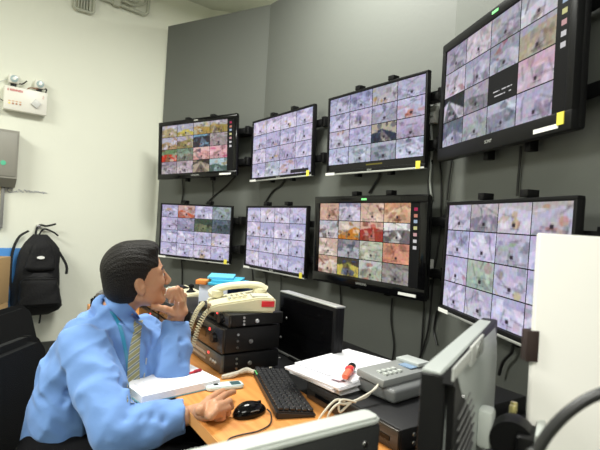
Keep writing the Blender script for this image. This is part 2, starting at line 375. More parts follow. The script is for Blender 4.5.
# ------------------------------------------------------------ cables on the display wall
def facet_pt(F, px, py, off=.012):
    uu, vv = px-300, 225-py; c, s = math.cos(ROLL), math.sin(ROLL)
    r = Vector(((c*uu-s*vv)/FPX, 1, (s*uu+c*vv)/FPX)); t = (F[1]-off)/(r.x*F[0].x + r.y*F[0].y)
    return r*t + Vector((0, 0, EYE))
def cable(F, pts, r=.005, label='', off=.012, m=None):
    P = spline([facet_pt(F, px, py, off) for px, py in pts], 6)
    return tag(MB().tube(P, r, 6).obj('cable', m or M_cable), label, 'cable', 'cables hanging on the display wall')
cable(FA, [(182, 178), (183, 192), (181, 205)], .006, 'black cable dropping between the two far left wall monitors')
cable(FA, [(212, 178), (213, 192), (211, 206)], .004, 'thin black cable joining the two far left wall monitors')
cable(FA, [(181, 255), (182, 270), (182, 295)], .006, 'black cable hanging below the lower far left wall monitor')
cable(FA, [(206, 204), (214, 196), (226, 186), (238, 173)], .006, 'black cable slanting from the far left monitors to the next column')
cable(FB, [(264, 205), (272, 192), (282, 184), (286, 176)], .007, 'black cable curving between the second column of wall monitors')
cable(FB, [(252, 266), (253, 285), (254, 310)], .005, 'black cable hanging left below the monitor above the telephone')
cable(FB, [(265, 270), (266, 284), (262, 300), (266, 318)], .006, 'wavy black cable hanging behind the cream telephone')
cable(FB, [(281, 275), (281, 290), (281, 320)], .004, 'thin black cable hanging beside the black desk monitor')
cable(FB, [(340, 285), (341, 320), (338, 345), (336, 357)], .005, 'black cable hanging just right of the black desk monitor')
cable(FB, [(392, 298), (391, 320), (394, 345), (392, 362)], .005, 'black cable hanging below the warm-coloured monitor')
cable(FB, [(369, 193), (374, 185), (379, 176), (380, 165)], .007, 'black cable curving into the top of the warm-coloured monitor')
cable(FB, [(433, 98), (431, 122), (432, 150), (430, 180), (432, 200)], .006, 'grey cable running down beside the white power adapter', m=M_lgrey)
cable(FB, [(432, 160), (428, 185), (430, 215), (424, 250), (424, 300), (422, 340), (420, 362)], .005, 'long black cable running down beside the warm-coloured monitor')
cable(FB, [(438, 150), (441, 180), (440, 230), (433, 280), (428, 330), (418, 362)], .005, 'long black cable in the wall corner behind the lower right monitor')
cable(FC, [(452, 160), (449, 180), (447, 200)], .004, 'thin black cable between the two right-hand wall monitors, left end')
cable(FC, [(521, 146), (519, 170), (517, 196)], .005, 'black cable between the two right-hand wall monitors, near the middle')
cable(FC, [(513, 345), (511, 353), (503, 362), (499, 375)], .006, 'black cable hanging below the lower right wall monitor', off=.03)
cable(FC, [(437, 310), (434, 330), (437, 345)], .005, 'black cable at the lower left corner of the lower right wall monitor')
t = thing('power_adapter', 'white power adapter fixed to the wall right of the upper third monitor', 'adapter', facet_pt(FB, 433, 115, .02)); t.rotation_euler = (0, 0, R(-53.3))
box('body', (-.025, -.015, -.045), (.025, .015, .045), M_wlabel, t, bev=.004); box('socket', (-.014, -.024, -.012), (.014, -.014, .012), M_lgrey, t, bev=.002)
t = thing('power_adapter', 'small white adapter on the right edge of the warm-coloured monitor wall spot', 'adapter', facet_pt(FB, 430, 269, .02)); t.rotation_euler = (0, 0, R(-53.3))
box('body', (-.014, -.014, -.05), (.014, .012, .05), M_wlabel, t, bev=.004); box('strap', (-.016, -.016, -.004), (.016, -.012, .004), M_lgrey, t)

# ------------------------------------------------------------ things on the white wall
WN = Vector((WD.y, -WD.x, 0)); WANG = math.atan2(WD.y, WD.x)
def wallpt(px, py, off=0):
    uu, vv = px-300, 225-py; c, s = math.cos(ROLL), math.sin(ROLL)
    r = Vector(((c*uu-s*vv)/FPX, 1, (s*uu+c*vv)/FPX)); k = WC.x*WN.x + WC.y*WN.y + off
    return r*(k/(r.x*WN.x + r.y*WN.y)) + Vector((0, 0, EYE))
# local frame on the wall: x along the wall to the right, -y out of the wall
t = thing('emergency_light', 'white emergency light box with twin lamps high on the pale wall', 'emergency light', wallpt(24.5, 101.5)); t.rotation_euler = (0, 0, WANG)
M_ebox = mat('white_enamel', (.78, .76, .68), .4)
box('body', (-.145, -.075, -.095), (.145, -.002, .085), M_ebox, t, bev=.006)
for s, xx in ((-1, -.085), (1, .09)):
    n = box('lamp_neck', (xx-.018, -.05, .083), (xx+.018, -.02, .115), M_blk, t, bev=.003)
    h = MB().box((xx-.035, -.065, .112), (xx+.035, -.015, .178), .008).obj('lamp_head', M_ebox, t)
    MB().lathe([(.001, 0), (.026, 0), (.026, .006), (.018, .008), (.001, .008)], 20, Matrix.Translation((xx, -.065, .145)) @ Matrix.Rotation(R(90), 4, 'X')).obj('lens', mat('lens_grey', (.35, .45, .45), .15), h)
    MB().lathe([(.001, 0), (.012, 0), (.012, .003), (.001, .003)], 16, Matrix.Translation((xx, -.073, .145)) @ Matrix.Rotation(R(90), 4, 'X')).obj('bulb', M_wlabel, h)
MB().tube(spline([(-.07, -.045, .12), (-.03, -.05, .12), (0, -.055, .15)], 5), .005, 6).obj('lamp_wire', M_blk, t)
MB().tube(spline([(-.0, -.045, .084), (.03, -.05, .105), (.08, -.05, .105)], 5), .004, 6).obj('lamp_wire', mat('brown_wire', (.25, .1, .05), .5), t)
MB().tube(spline([(.105, -.045, .11), (.14, -.04, .12), (.13, -.04, .07)], 5), .005, 6).obj('lamp_wire', M_blk, t)
text('S KENNEX', .022, M_red, t, (-.075, -.0765, .055), XR, name='red_lettering', bold=.0005)
text('A\nO', .014, M_red, t, (.115, -.0765, .04), XR, name='red_lettering')
for k in range(4):
    MB().lathe([(.001, 0), (.007, 0), (.007, .003), (.001, .003)], 10, Matrix.Translation((-.11+.024*k, -.075, -.045)) @ Matrix.Rotation(R(90), 4, 'X')).obj('indicator', mat('amber', (.8, .4, .1), .4, emit=(1, .5, .1), estr=.6) if k == 0 else mat('rust', (.45, .2, .1), .4), t)
    box('caption', (-.118+.024*k, -.0765, -.03), (-.102+.024*k, -.075, -.024), mat('amber_print', (.65, .35, .15), .5), t)
MB().box((-.027, -.012, -.027), (.027, 0, .027), .004, mtx=Matrix.Translation((.068, -.078, -.018)) @ Matrix.Rotation(R(35), 4, 'Y')).obj('sensor_cover', mat('sensor_grey', (.6, .6, .57), .4), t)
MB().tube(spline([(-.145, -.03, -.03), (-.17, -.02, -.02), (-.19, -.01, -.06), (-.17, -.01, -.11)], 5), .003, 6).obj('cord', M_blk, t)
MB().tube(spline([(-.1, -.02, .15), (-.16, -.01, .12), (-.26, -.004, .02)], 5), .002, 6).obj('cord', M_lgrey, t)
# grey cabinet and frame at the left border
t = thing('wall_cabinet', 'grey metal wall box with a green round sticker at the left border', 'cabinet', wallpt(14, 133)); t.rotation_euler = (0, 0, WANG)
M_cab = mat('taupe_enamel', (.28, .27, .23), .5)
prof = [(-.001, 0), (-.13, 0), (-.13, -.36), (-.05, -.425), (-.001, -.425)]
MB().prism([(p[0], p[1]) for p in prof], -.42, .02, mtx=Matrix(((0, 0, 1, 0), (1, 0, 0, 0), (0, 1, 0, 0), (0, 0, 0, 1))) ).obj('body', M_cab, t, smooth=False)
box('door', (-.4, -.136, -.345), (.008, -.13, -.02), M_cab, t, bev=.002)
MB().lathe([(.001, 0), (.018, 0), (.018, .002), (.001, .002)], 18, Matrix.Translation((-.075, -.137, -.25)) @ Matrix.Rotation(R(90), 4, 'X')).obj('green_sticker', mat('green_sticker', (.1, .5, .3), .5), t)
t = thing('notice_frame', 'grey framed cream notice board low at the left border', 'frame', wallpt(4.5, 184)); t.rotation_euler = (0, 0, WANG)
frame_mesh(.5, .34, .022, .022, .022, .03).obj('frame', mat('frame_grey', (.2, .2, .19), .5), t, loc=(-.25, -.034, -.17)); box('panel', (-.48, -.015, -.33), (-.02, -.004, -.01), mat('cream_card', (.6, .56, .4), .6), t)
# handwriting: small dark strokes on the paint
P = wallpt(10, 190, .001); strokes = MB(); rg = random.Random(4)
pts = []
for k in range(10): a = R(40+30*k); pts.append((.018*math.cos(a), -.003, .018*math.sin(a)))
strokes.tube(pts, .0022, 5); strokes.tube([(.005, -.003, -.002), (.02, -.003, -.004), (.018, -.003, -.018), (.03, -.003, -.012)], .0016, 5)
x = .03
for k in range(18):
    strokes.tube([(x, -.003, rg.uniform(-.012, .012)), (x+.008, -.003, rg.uniform(-.014, .014)), (x+.014, -.003, rg.uniform(-.006, .006))], .0019, 5); x += .0125
o = strokes.obj('handwriting', mat('faded_ink', (.2, .2, .3), .7)); o.location = P; o.rotation_euler = (0, 0, WANG); tag(o, 'scribbled line of dark handwriting on the pale wall above the backpack', 'writing')
# pale fixtures at the top of the wall
M_fix = mat('pale_fixture', (.47, .48, .39), .55)
t = thing('wall_vent', 'pale slatted vent at the top edge of the white wall', 'vent', wallpt(83, 12)); t.rotation_euler = (0, 0, WANG)
f = MB(); W2 = .075
f.tube([(-W2, -.03, .4), (-W2, -.03, .015), (-W2+.015, -.03, 0), (W2-.015, -.03, 0), (W2, -.03, .015), (W2, -.03, .4)], .012, 8); f.obj('frame', M_fix, t)
for k in range(5): box('slat', (-.05+.022*k, -.035, .015), (-.04+.022*k, -.001, .4), M_fix, t, bev=.003)
t = thing('pipe_bracket', 'pale pipe frame with inner loops high on the wall beside the slatted vent', 'pipe', wallpt(121, 12)); t.rotation_euler = (0, 0, WANG)
MB().tube([(-.19, -.03, .05), (0, -.03, .045), (.2, -.03, .035), (.225, -.03, .06), (.24, -.03, .5)], .015, 8).obj('pipe', M_fix, t)
MB().tube([(-.19, -.03, .09), (0, -.03, .085), (.12, -.03, .08)], .009, 8).obj('pipe', M_fix, t)
box('clamp', (-.08, -.055, .02), (-.02, -.001, .12), M_fix, t, bev=.01)
for rr in (.06, .035):
    MB().tube([(.08+rr*2*math.cos(R(a)), -.03, .15+rr*math.sin(R(a))) for a in range(0, 361, 20)], .008, 6).obj('loop', M_fix, t)
# backpack
M_pack = mat('black_nylon', (.013, .013, .014), .75, bump=.4, bscale=60, spec=.25)
t = thing('backpack', 'black backpack hanging by its strap on the pale wall', 'backpack', wallpt(37, 231)); t.rotation_euler = (0, 0, WANG)
def pillow(w0, w1, h, d, bulge=.0, n=12, nz=18, seed=1, z0=0, y0=0, top=.25):
    bm = bmesh.new(); rg = random.Random(seed); rings = []
    for j in range(nz+1):
        s = j/nz; z = -h*s; e = max(.05, min(1, math.sin(min(1, s/top)*math.pi/2)))*max(.2, math.sin(min(1, (1-s)/.1)*math.pi/2))
        ww = (w0 + (w1-w0)*s)*(.35+.65*e); dd = d*e*(.75+.35*s)
        ring = []
        for k in range(28):
            a = 2*math.pi*k/28; cx, cy = math.cos(a), math.sin(a)
            px = math.copysign(abs(cx)**.6, cx)*ww/2; py = math.copysign(abs(cy)**.7, cy)*dd/2
            q = 1 + .05*math.sin(7*s+3*a+seed) + .03*math.sin(17*s+5*a)
            ring.append(bm.verts.new((px*q, y0 + py*q, z0+z)))
        rings.append(ring)
    for a, b in zip(rings, rings[1:]):
        for k in range(28): bm.faces.new((a[k], a[(k+1) % 28], b[(k+1) % 28], b[k]))
    bm.faces.new(rings[0]); bm.faces.new(rings[-1]); bmesh.ops.recalc_face_normals(bm, faces=bm.faces)
    me = bpy.data.meshes.new('p'); bm.to_mesh(me); bm.free(); return me
link('body', pillow(.25, .36, .63, .2, z0=-.02, y0=-.13, top=.22), M_pack, t)
link('front_pocket', pillow(.24, .30, .26, .1, z0=-.31, y0=-.235, top=.3, seed=3), M_pack, t)
link('top_pocket', pillow(.12, .22, .25, .06, z0=-.05, y0=-.225, top=.3, seed=5), M_pack, t)
MB().tube(spline([(-.07, -.06, -.0), (-.135, -.08, -.05), (-.175, -.1, -.17), (-.18, -.11, -.36), (-.16, -.12, -.5)], 6), .016, 8, flat=.5).obj('shoulder_strap', M_pack, t)
MB().tube(spline([(.11, -.1, -.1), (.19, -.16, -.25), (.195, -.17, -.33)], 6), .015, 8, flat=.6).obj('side_strap', M_pack, t)
MB().tube(spline([(-.03, -.12, -.03), (-.01, -.05, .03), (.02, -.02, .05), (.06, -.05, .045), (.12, -.07, .065)], 6), .008, 8).obj('grab_loop', M_pack, t)
MB().tube(spline([(.0, -.1, -.02), (.04, -.05, .02), (.1, -.07, .0), (.14, -.08, -.03)], 6), .007, 8).obj('loose_strap', M_pack, t)
MB().tube(spline([(.03, -.13, -.58), (.035, -.13, -.66), (.03, -.13, -.72)], 4), .007, 6).obj('loose_strap', M_pack, t)
MB().lathe([(.001, 0), (.024, 0), (.024, .003), (.001, .003)], 20, Matrix.Translation((-.01, -.262, -.19)) @ Matrix.Rotation(R(90), 4, 'X') @ Matrix.Diagonal((1.1, .5, 1, 1))).obj('oval_badge', M_wlabel, t)
MB().tube(spline([(-.11, -.27, -.34), (0, -.29, -.33), (.12, -.27, -.35)], 5), .004, 6).obj('zip', M_blk, t)
box('hook', (-.012, -.05, .02), (.012, -.001, .05), M_steel, t, bev=.004)
# blue board, boxes and helmet
t = tag(box('blue_board', (-.45, -.05, .0), (.02, -.01, .99), mat('blue_board', (.06, .25, .62), .6), bev=.003), 'bright blue board leaning on the pale wall behind the cardboard box', 'board')
t.location = wallpt(17, 300, .02); t.location.z = 0; t.rotation_euler = (0, 0, WANG)
M_card = mat('cardboard', (.48, .31, .14), .8, var=.08, vscale=6)
bp = at(-31, 300, d=3.05)
for k in range(3):
    t = thing('cardboard_box', ('brown cardboard box under the others, hidden behind the chairs', 'brown cardboard box in the middle of the stack behind the chairs', 'brown cardboard box under the golden helmet at the left border')[k], 'box', (bp.x, bp.y, .32*k), R(10), 'stacked cardboard boxes')
    box('carton', (-.22, -.17, 0), (.17, .17, .3195), M_card, t, bev=.004); box('tape', (-.22, -.03, .3193), (.17, .03, .3199), mat('tape', (.6, .45, .25), .3), t); box('print', (-.1, -.1708, .1), (.1, -.1703, .17), mat('faint_print', (.4, .24, .1), .8), t)
t = thing('helmet', 'golden brown helmet with a black rim resting on the cardboard box', 'helmet', (bp.x-.02, bp.y-.02, .96), R(10))
MB().lathe([(.125, .02), (.14, .05), (.138, .1), (.12, .15), (.08, .185), (.03, .2), (.001, .202)], 28).obj('shell', mat('gold_paint', (.42, .27, .06), .25, metal=.5), t)
MB().lathe([(.12, 0), (.142, .002), (.148, .02), (.146, .055), (.13, .06)], 28).obj('rim', M_blk, t)

# ------------------------------------------------------------ chairs
M_fab = mat('charcoal_fabric', (.008, .0085, .009), .9, bump=.3, bscale=300, spec=.15)
def chair(label, loc, rz, lean=8, top=.83, w_=.46, seat=True):
    t = thing('office_chair', label, 'chair', loc, rz, 'dark office chairs')          # faces +x
    me = MB().prism(rrect(w_, .46, .085, 6), -.04, .035, .025, seg=4).mesh()
    m = Matrix.Translation((-.27, 0, top-.23)) @ Matrix.Rotation(R(-lean), 4, 'Y') @ Matrix(((0, 0, 1, 0), (1, 0, 0, 0), (0, 1, 0, 0), (0, 0, 0, 1)))
    me.transform(m); link('backrest', me, M_fab, t)
    box('back_support', (-.33, -.03, .36), (-.29, .03, top-.15), M_blk, t, bev=.005)
    MB().prism(rrect(.46, .48, .09, 6), .40, .47, .025, seg=3).obj('seat', M_fab, t)
    box('seat_mechanism', (-.33, -.07, .35), (.1, .07, .40), M_blk, t, bev=.01)
    MB().lathe([(.03, .1), (.03, .36)], 16).obj('gas_column', M_blk, t)
    for k in range(5):
        a = R(72*k+20); c, s = math.cos(a), math.sin(a)
        l = MB().tube([(.02*c, .02*s, .12), (.27*c, .27*s, .075)], [.022, .014], 8).obj('leg', M_blk, t)
        MB().lathe([(.001, -.012), (.024, -.012), (.026, 0), (.024, .012), (.001, .012)], 14, Matrix.Translation((.27*c, .27*s, .027)) @ Matrix.Rotation(a, 4, 'Z') @ Matrix.Rotation(R(90), 4, 'X')).obj('castor', M_blk, l)
    return t
chair('charcoal office chair behind the seated man, near the lower left corner', (-.685, 1.51, 0), R(-2), 4, .84, .48)
chair('dark office chair standing empty below the hanging backpack', (-1.20, 2.42, 0), R(2), 16, .775, .46)

# ------------------------------------------------------------ console desk
DT = .74
desk = thing('console_desk', 'long orange wooden console desk in front of the seated man', 'desk', KO, KA)       # local x = depth, y = along
box('desktop', (0, -.28, DT-.035), (.39, 2.01, DT), M_wood, desk, bev=.002)
box('side_extension', (0, -.6, DT-.035), (.39, -.281, DT), M_blk, desk, bev=.002)
box('rear_shelf', (.391, -.6, DT-.03), (.97, 2.01, DT), M_blk, desk, bev=.002)
box('edge_band', (-.003, -.28, DT-.034), (0, 2.01, DT-.001), M_edge, desk)
for yy in (-.58, .62, 1.965): box('side_panel', (.08, yy, 0), (.95, yy+.03, DT-.036), M_blk, desk)
box('back_panel', (.93, -.55, .05), (.955, 1.965, DT-.036), M_blk, desk)
def onK(v, u, z): return KO + KV*v + KU*u + Vector((0, 0, z))

# recorders
M_face = mat('recorder_face', (.05, .045, .04), .25, metal=.6)
M_face2 = mat('grey_recorder_face', (.16, .16, .15), .3, metal=.7)
def recorder(label, v, u, z, w_=.34, h_=.07, d=.36, style=0, rz=0, grp='stacked video recorders'):
    t = thing('video_recorder', label, 'recorder', onK(v, u, z), KA+rz, grp)          # front at x=0 facing -x; u is the near side
    box('case', (.006, 0, .006), (d, w_, h_), M_dark, t, bev=.003)
    fp = box('front_panel', (-.006, .002, .004), (.007, w_-.002, h_-.001), M_face2 if style == 1 else M_face, t, bev=.003)
    for k in range(3):
        yy = w_*.15 + k*w_*.06
        MB().lathe([(.001, 0), (.007, 0), (.006, .005), (.001, .005)], 12, Matrix.Translation((-.006, yy, h_*.45)) @ Matrix.Rotation(R(-90), 4, 'Y')).obj('button', M_silver if style == 1 else M_blk, fp)
    if style == 1:
        for k in range(10): box('button', (-.009, w_*.42+k*.015, h_*.55), (-.005, w_*.42+k*.015+.009, h_*.68), M_silver, fp)
        for k in range(10): box('button', (-.009, w_*.42+k*.015, h_*.28), (-.005, w_*.42+k*.015+.009, h_*.4), M_silver, fp)
    else:
        MB().lathe([(.001, 0), (.019, 0), (.017, .012), (.001, .012)], 20, Matrix.Translation((-.006, w_*.22, h_*.5)) @ Matrix.Rotation(R(-90), 4, 'Y')).obj('dial', M_dark, fp)
        box('display_window', (-.0075, w_*.45, h_*.35), (-.005, w_*.85, h_*.75), M_gloss, fp)
    box('indicator', (-.008, w_*.33, h_*.7), (-.005, w_*.36, h_*.8), M_led, fp)
    for k, (xx, zz) in enumerate(((.055, .25), (.055, .5), (.055, .75), (.24, .5))):
        MB().lathe([(.001, 0), (.005, 0), (.004, .003), (.001, .003)], 10, Matrix.Translation((xx, 0, h_*zz)) @ Matrix.Rotation(R(90), 4, 'X')).obj('screw', M_steel, t)
    MB().lathe([(.001, 0), (.009, 0), (.007, .004), (.001, .004)], 12, Matrix.Translation((.11, 0, h_*.45)) @ Matrix.Rotation(R(90), 4, 'X')).obj('screw', M_steel, t)
    for xx in (.03, d-.04):
        for yy in (.03, w_-.03): MB().lathe([(.014, 0), (.012, .0065)], 12, Matrix.Translation((xx, yy, 0))).obj('foot', M_blk, t)
    return t
recorder('bottom black recorder with silver-grey front in the stack beside the keyboard', .214, .484, DT, .35, .07, .235, 1)
recorder('middle black recorder of the stack under the telephone', .214, .484, DT+.0705, .35, .095, .235)
recorder('slim black recorder on top of the stack, carrying the telephone', .235, .484, DT+.166, .31, .05, .225)
recorder('bottom black recorder of the second stack, behind the holding hand', .20, .86, DT, .35, .075, .3)
recorder('black recorder topping the second stack under the white file box', .20, .86, DT+.0755, .35, .085, .3)
recorder('bottom black recorder of the third stack seen under the chin', .20, 1.23, DT, .35, .075, .3)
recorder('black recorder topping the third stack under the joystick keyboard', .20, 1.23, DT+.0755, .35, .045, .3)

# desk telephone
tl = thing('telephone', 'cream corded desk telephone on top of the recorder stack', 'telephone', onK(.335, .60, DT+.2165), 0)
tl.rotation_euler = (0, 0, R(14))
# local frame: x to the right of the picture, -y to the viewer
prof = [(-.13, 0), (.115, 0), (.12, .03), (.118, .055), (.06, .058), (-.10, .030), (-.135, .018)]
MB().prism(prof, -.095, .105, .006, mtx=Matrix(((1, 0, 0, 0), (0, 0, 1, 0), (0, 1, 0, 0), (0, 0, 0, 1)))).obj('base', M_cream, tl)
box('red_label', (.062, -.102, .024), (.112, -.0998, .046), M_red, tl, bev=.001)
for r_ in range(4):
    for c_ in range(3):
        zz = .036 + (-.05+.02*r_+.1)*.175
        box('key', (-.055+.02*r_-.006, -.06+.024*c_, zz), (-.055+.02*r_+.006, -.06+.024*c_+.014, zz+.007), M_cream if (r_+c_) % 5 else M_lgrey, tl, bev=.0015)
box('number_card', (.03, -.07, .0555), (.09, .0, .0605), mat('card_grey', (.45, .45, .4), .6), tl)
box('cord_socket', (-.137, -.085, .006), (-.115, -.03, .022), mat('socket_brown', (.16, .1, .05), .5), tl, bev=.002)  # cord socket block in one even dark brown
hs = MB()
pts = spline([(-.12, .055, .045), (-.095, .055, .066), (-.04, .055, .080), (.03, .055, .086), (.075, .055, .082), (.10, .055, .066)], 6)
hs.tube(pts, [.019+.007*abs(2*i/(len(pts)-1)-1)**2 for i in range(len(pts))], 12, flat=.75)
hs.lathe([(.027, 0), (.031, .010), (.028, .026), (.012, .034)], 18, Matrix.Translation((-.10, .055, .034)))
hs.lathe([(.027, 0), (.031, .008), (.028, .02), (.012, .028)], 18, Matrix.Translation((.078, .055, .052)))
hs.obj('handset', M_cream, tl)
# coiled cord
def coil(path, rc, rw, turns):
    P = spline(path, 24); n = len(P); L = [0]
    for a, b in zip(P, P[1:]): L.append(L[-1] + (b-a).length)
    T = L[-1]; out = []; N = turns*10; up = Vector((0, .3, 1)); j = 0
    for i in range(N+1):
        s = T*i/N
        while j < n-2 and L[j+1] < s: j += 1
        f_ = (s-L[j])/max(1e-6, L[j+1]-L[j]); p = P[j].lerp(P[j+1], min(1, f_)); d = (P[j+1]-P[j]).normalized()
        x = d.cross(up).normalized(); y = x.cross(d); a = 2*math.pi*i/10
        out.append(p + (x*math.cos(a) + y*math.sin(a))*rc)
    return MB().tube(out, rw, 5).mesh()
mi = tl.matrix_basis.inverted()
bpy.context.view_layer.update()
c1 = [at(203, 303, d=1.83), at(197, 311, d=1.77), at(191, 325, d=1.72), at(187, 342, d=1.70), at(186, 352, d=1.70)]
c2 = [at(214, 308, d=1.78), at(206, 313, d=1.72), at(199, 326, d=1.69), at(194, 342, d=1.68), at(190, 353, d=1.68)]
for c in (c1, c2):
    me = coil(c, .0078, .0020, 24); o = link('coiled_cord', me, M_cream, tl); o.matrix_parent_inverse = tl.matrix_world.inverted()
lo = MB().tube(spline([at(186, 352, d=1.70), at(184, 357, d=1.68), at(178, 359, d=1.66), at(180, 362, d=1.65), at(188, 359, d=1.66), at(190, 353, d=1.68)], 6), .006, 8).obj('cord_loop', M_cream, tl)
lo.matrix_parent_inverse = tl.matrix_world.inverted()
# file box with folders, on the second stack
zt = DT+.1605
t = thing('file_box', 'white file box standing on the second recorder stack left of the telephone', 'file box', onK(.36, .93, zt), R(-8))
box('panel', (-.075, -.004, 0), (.06, .004, .10), mat('pale_card', (.66, .70, .82), .7), t, bev=.001)
box('panel', (-.075, .08, 0), (.14, .086, .095), mat('navy_card', (.03, .05, .12), .5), t, bev=.001)
box('bottom', (-.075, .004, 0), (.1, .08, .004), mat('pale_card', (1, 1, 1)), t)
MB().prism([(.06, 0), (.15, 0), (.15, .08), (.06, .10)], .076, .08, mtx=Matrix(((1, 0, 0, 0), (0, 0, 1, 0), (0, 1, 0, 0), (0, 0, 0, 1)))).obj('side', mat('navy_card', (1, 1, 1)), t)
M_cy = mat('cyan_cover', (.05, .42, .62), .5)
for k, (a, b, c) in enumerate(((-.03, .12, .0), (-.02, .11, .02), (-.04, .08, .04))):
    z0 = .1005+.012*k
    o = tag(box('folder', (a, -.02+c, 0), (b, .16+c*.4, .011), M_cy if k != 2 else mat('blue_cover', (.12, .5, .75), .5), bev=.001), ('cyan folder at the bottom of the pile on the file box', 'cyan folder in the middle of the pile on the file box', 'pale blue folder topping the pile on the file box')[k], 'folder', 'folders on the file box')
    o.location = onK(.36, .93, zt+z0); o.rotation_euler = (0, 0, R(-8 + 6*k))
o = tag(box('orange_packet', (-.085, -.028, -.0), (-.035, .03, .02), mat('orange_card', (.75, .25, .05), .6), bev=.002), 'small orange packet beside the cyan folders on the file box', 'packet')
o.location = onK(.36, .93, zt+.1015); o.rotation_euler = (0, 0, R(-8))
# joystick keyboard on the third stack
t = thing('joystick_keyboard', 'cream control keyboard with black joystick behind the propped hand', 'control keyboard', onK(.34, 1.385, zt-.04), KA-R(90))
MB().prism([(-.1, 0), (.1, 0), (.1, .055), (.03, .05), (-.1, .022)], -.15, .15, .006, mtx=Matrix(((0, 0, 1, 0), (1, 0, 0, 0), (0, 1, 0, 0), (0, 0, 0, 1)))).obj('body', M_cream, t)
j = MB().lathe([(.026, .03), (.024, .045), (.012, .052), (.009, .06), (.014, .064), (.015, .078), (.006, .084)], 16, Matrix.Translation((.085, .045, .01))).obj('joystick', M_blk, t)
for a in range(5):
    for b in range(3): box('key', (-.12+.02*a, -.075+.03*b, .028+.0065*b), (-.107+.02*a, -.058+.03*b, .038+.0065*b), M_lgrey, t, bev=.001)
box('display', (-.12, .03, .050), (-.02, .07, .060), M_blk, t, bev=.001)
# black box with paper right behind the hand, papers under chin
o = tag(MB().box((-.035, -.07, 0), (.035, .07, .004), .001).obj('paper_sheet', M_paper), 'white paper sheet on the third recorder stack beside the chin', 'paper'); o.location = onK(.25, 1.47, zt-.04+.0005); o.rotation_euler = (0, 0, KA+.1)
# devices at the far desk end
t = thing('desk_device', 'grey and black desk gadget at the far left desk end behind the man', 'device', onK(.09, 1.915, DT), KA+R(60))
MB().prism([(-.08, 0), (.08, 0), (.08, .03), (-.08, .06)], -.07, .07, .006, mtx=Matrix(((1, 0, 0, 0), (0, 0, 1, 0), (0, 1, 0, 0), (0, 0, 0, 1)))).obj('body', M_blk, t)
MB().tube(spline([(-.09, .02, .075), (-.02, .02, .085), (.07, .02, .06)], 5), .018, 8).obj('handset', mat('dim_grey', (.16, .16, .15), .4), t)
box('cradle', (-.085, -.01, .05), (-.045, .05, .072), M_blk, t, bev=.004)
t = thing('desk_device', 'second small black gadget beside the grey one at the far desk end', 'device', onK(.24, 1.86, DT), KA+R(40))
box('body', (-.06, -.04, .0), (.06, .04, .1), M_blk, t, bev=.008); box('panel', (-.05, -.042, .03), (.05, -.039, .08), mat('dim_grey', (.16, .16, .15), .4), t, bev=.001)

# black desk monitor
t = thing('desk_monitor', 'switched-off black desk monitor with silver top edge beside the recorder stack', 'monitor', onK(.555, .475, DT), KA)   # screen faces -x
MW, MH, MZ = .40, .262, .003
for nm, a, b, m in (('bezel', (0, -MW/2, MZ), (.018, MW/2, MZ+MH), M_blk), ('back_shell', (.016, -MW/2+.004, MZ+.003), (.045, MW/2-.004, MZ+MH-.003), M_blk), ('top_edge', (.0, -MW/2, MZ+MH-.003), (.046, MW/2, MZ+MH+.004), M_silver), ('bottom_edge', (-.002, -MW/2, MZ), (.012, MW/2, MZ+.012), M_silver)):
    box(nm, a, b, m, t, bev=.003)
box('screen', (-.0012, -MW/2+.016, MZ+.02), (.001, MW/2-.016, MZ+MH-.016), M_gloss, t)
box('stand_neck', (.03, -.03, .0), (.06, .03, .16), M_blk, t, bev=.004); box('stand_foot', (-.01, -.09, 0), (.13, .09, .012), M_blk, t, bev=.004)

# raised black rack unit with papers and grey gadget
RT = .80
rk = thing('equipment_rack', 'low black equipment unit on the desk carrying the papers and grey gadget', 'equipment', onK(.375, -.24, DT), KA)
box('case', (.004, 0, .004), (.56, .41, RT-DT), M_dark, rk, bev=.003)
box('front_panel', (-.006, .002, .004), (.005, .408, RT-DT-.002), M_face, rk, bev=.002)
for k in range(4): MB().lathe([(.001, 0), (.006, 0), (.005, .003), (.001, .003)], 10, Matrix.Translation((.05+.09*(k//2), 0, .018+.022*(k % 2))) @ Matrix.Rotation(R(90), 4, 'X')).obj('screw', M_steel, rk)
for k in range(3): box('slot', (-.008, .03+.12*k, .022), (-.0055, .12+.12*k, .034), M_gloss, rk)
rk['_'] = 0; del rk['_']
rng = random.Random(8)
labs = ['white paper bundle at the bottom of the pile on the black unit', 'white paper bundle second in the pile on the black unit', 'white paper bundle third in the pile on the black unit', 'white top sheet bundle of the pile, carrying the orange marker']
z = RT
for k in range(4):
    h = (.011, .010, .009, .006)[k]; m = MB()
    for q in range(3): m.box((-.12+.002*q, -.148, h*q/3), (.12, .148+.002*q, h*(q+1)/3-.0003))
    m2 = m.obj('paper_stack', M_paper, smooth=False); tag(m2, labs[k], 'paper', 'paper pile on the black unit')
    m2.location = onK((.515, .50, .49, .54)[k], (.15, .145, .14, .16)[k], z); m2.rotation_euler = (0, 0, KA + R((97, 93, 100, 104)[k])); z += h+.0003
PT = z
o = tag(MB().box((-.02, -.05, 0), (.02, .05, .001)).obj('form_sheet', mat('pink_form', (.75, .55, .60), .8, var=.15, vscale=30), smooth=False), 'pink-tinted printed form lying half under the grey gadget', 'paper')
o.location = onK(.43, .065, PT+.0003); o.rotation_euler = (0, 0, KA-R(70))
mk = thing('marker', 'orange marker with a black cap lying on the paper pile', 'marker', at(349, 371, PT+.014)); d = at(355, 361, PT+.014)-at(343, 380, PT+.014); mk.rotation_euler = (0, 0, math.atan2(d.y, d.x))
M_or = mat('orange_plastic', (.75, .16, .09), .35)
MB().tube([(-.065, 0, 0), (-.058, 0, 0), (.03, 0, 0)], [.009, .012, .0125], 14, flat=.8).obj('barrel', M_or, mk)
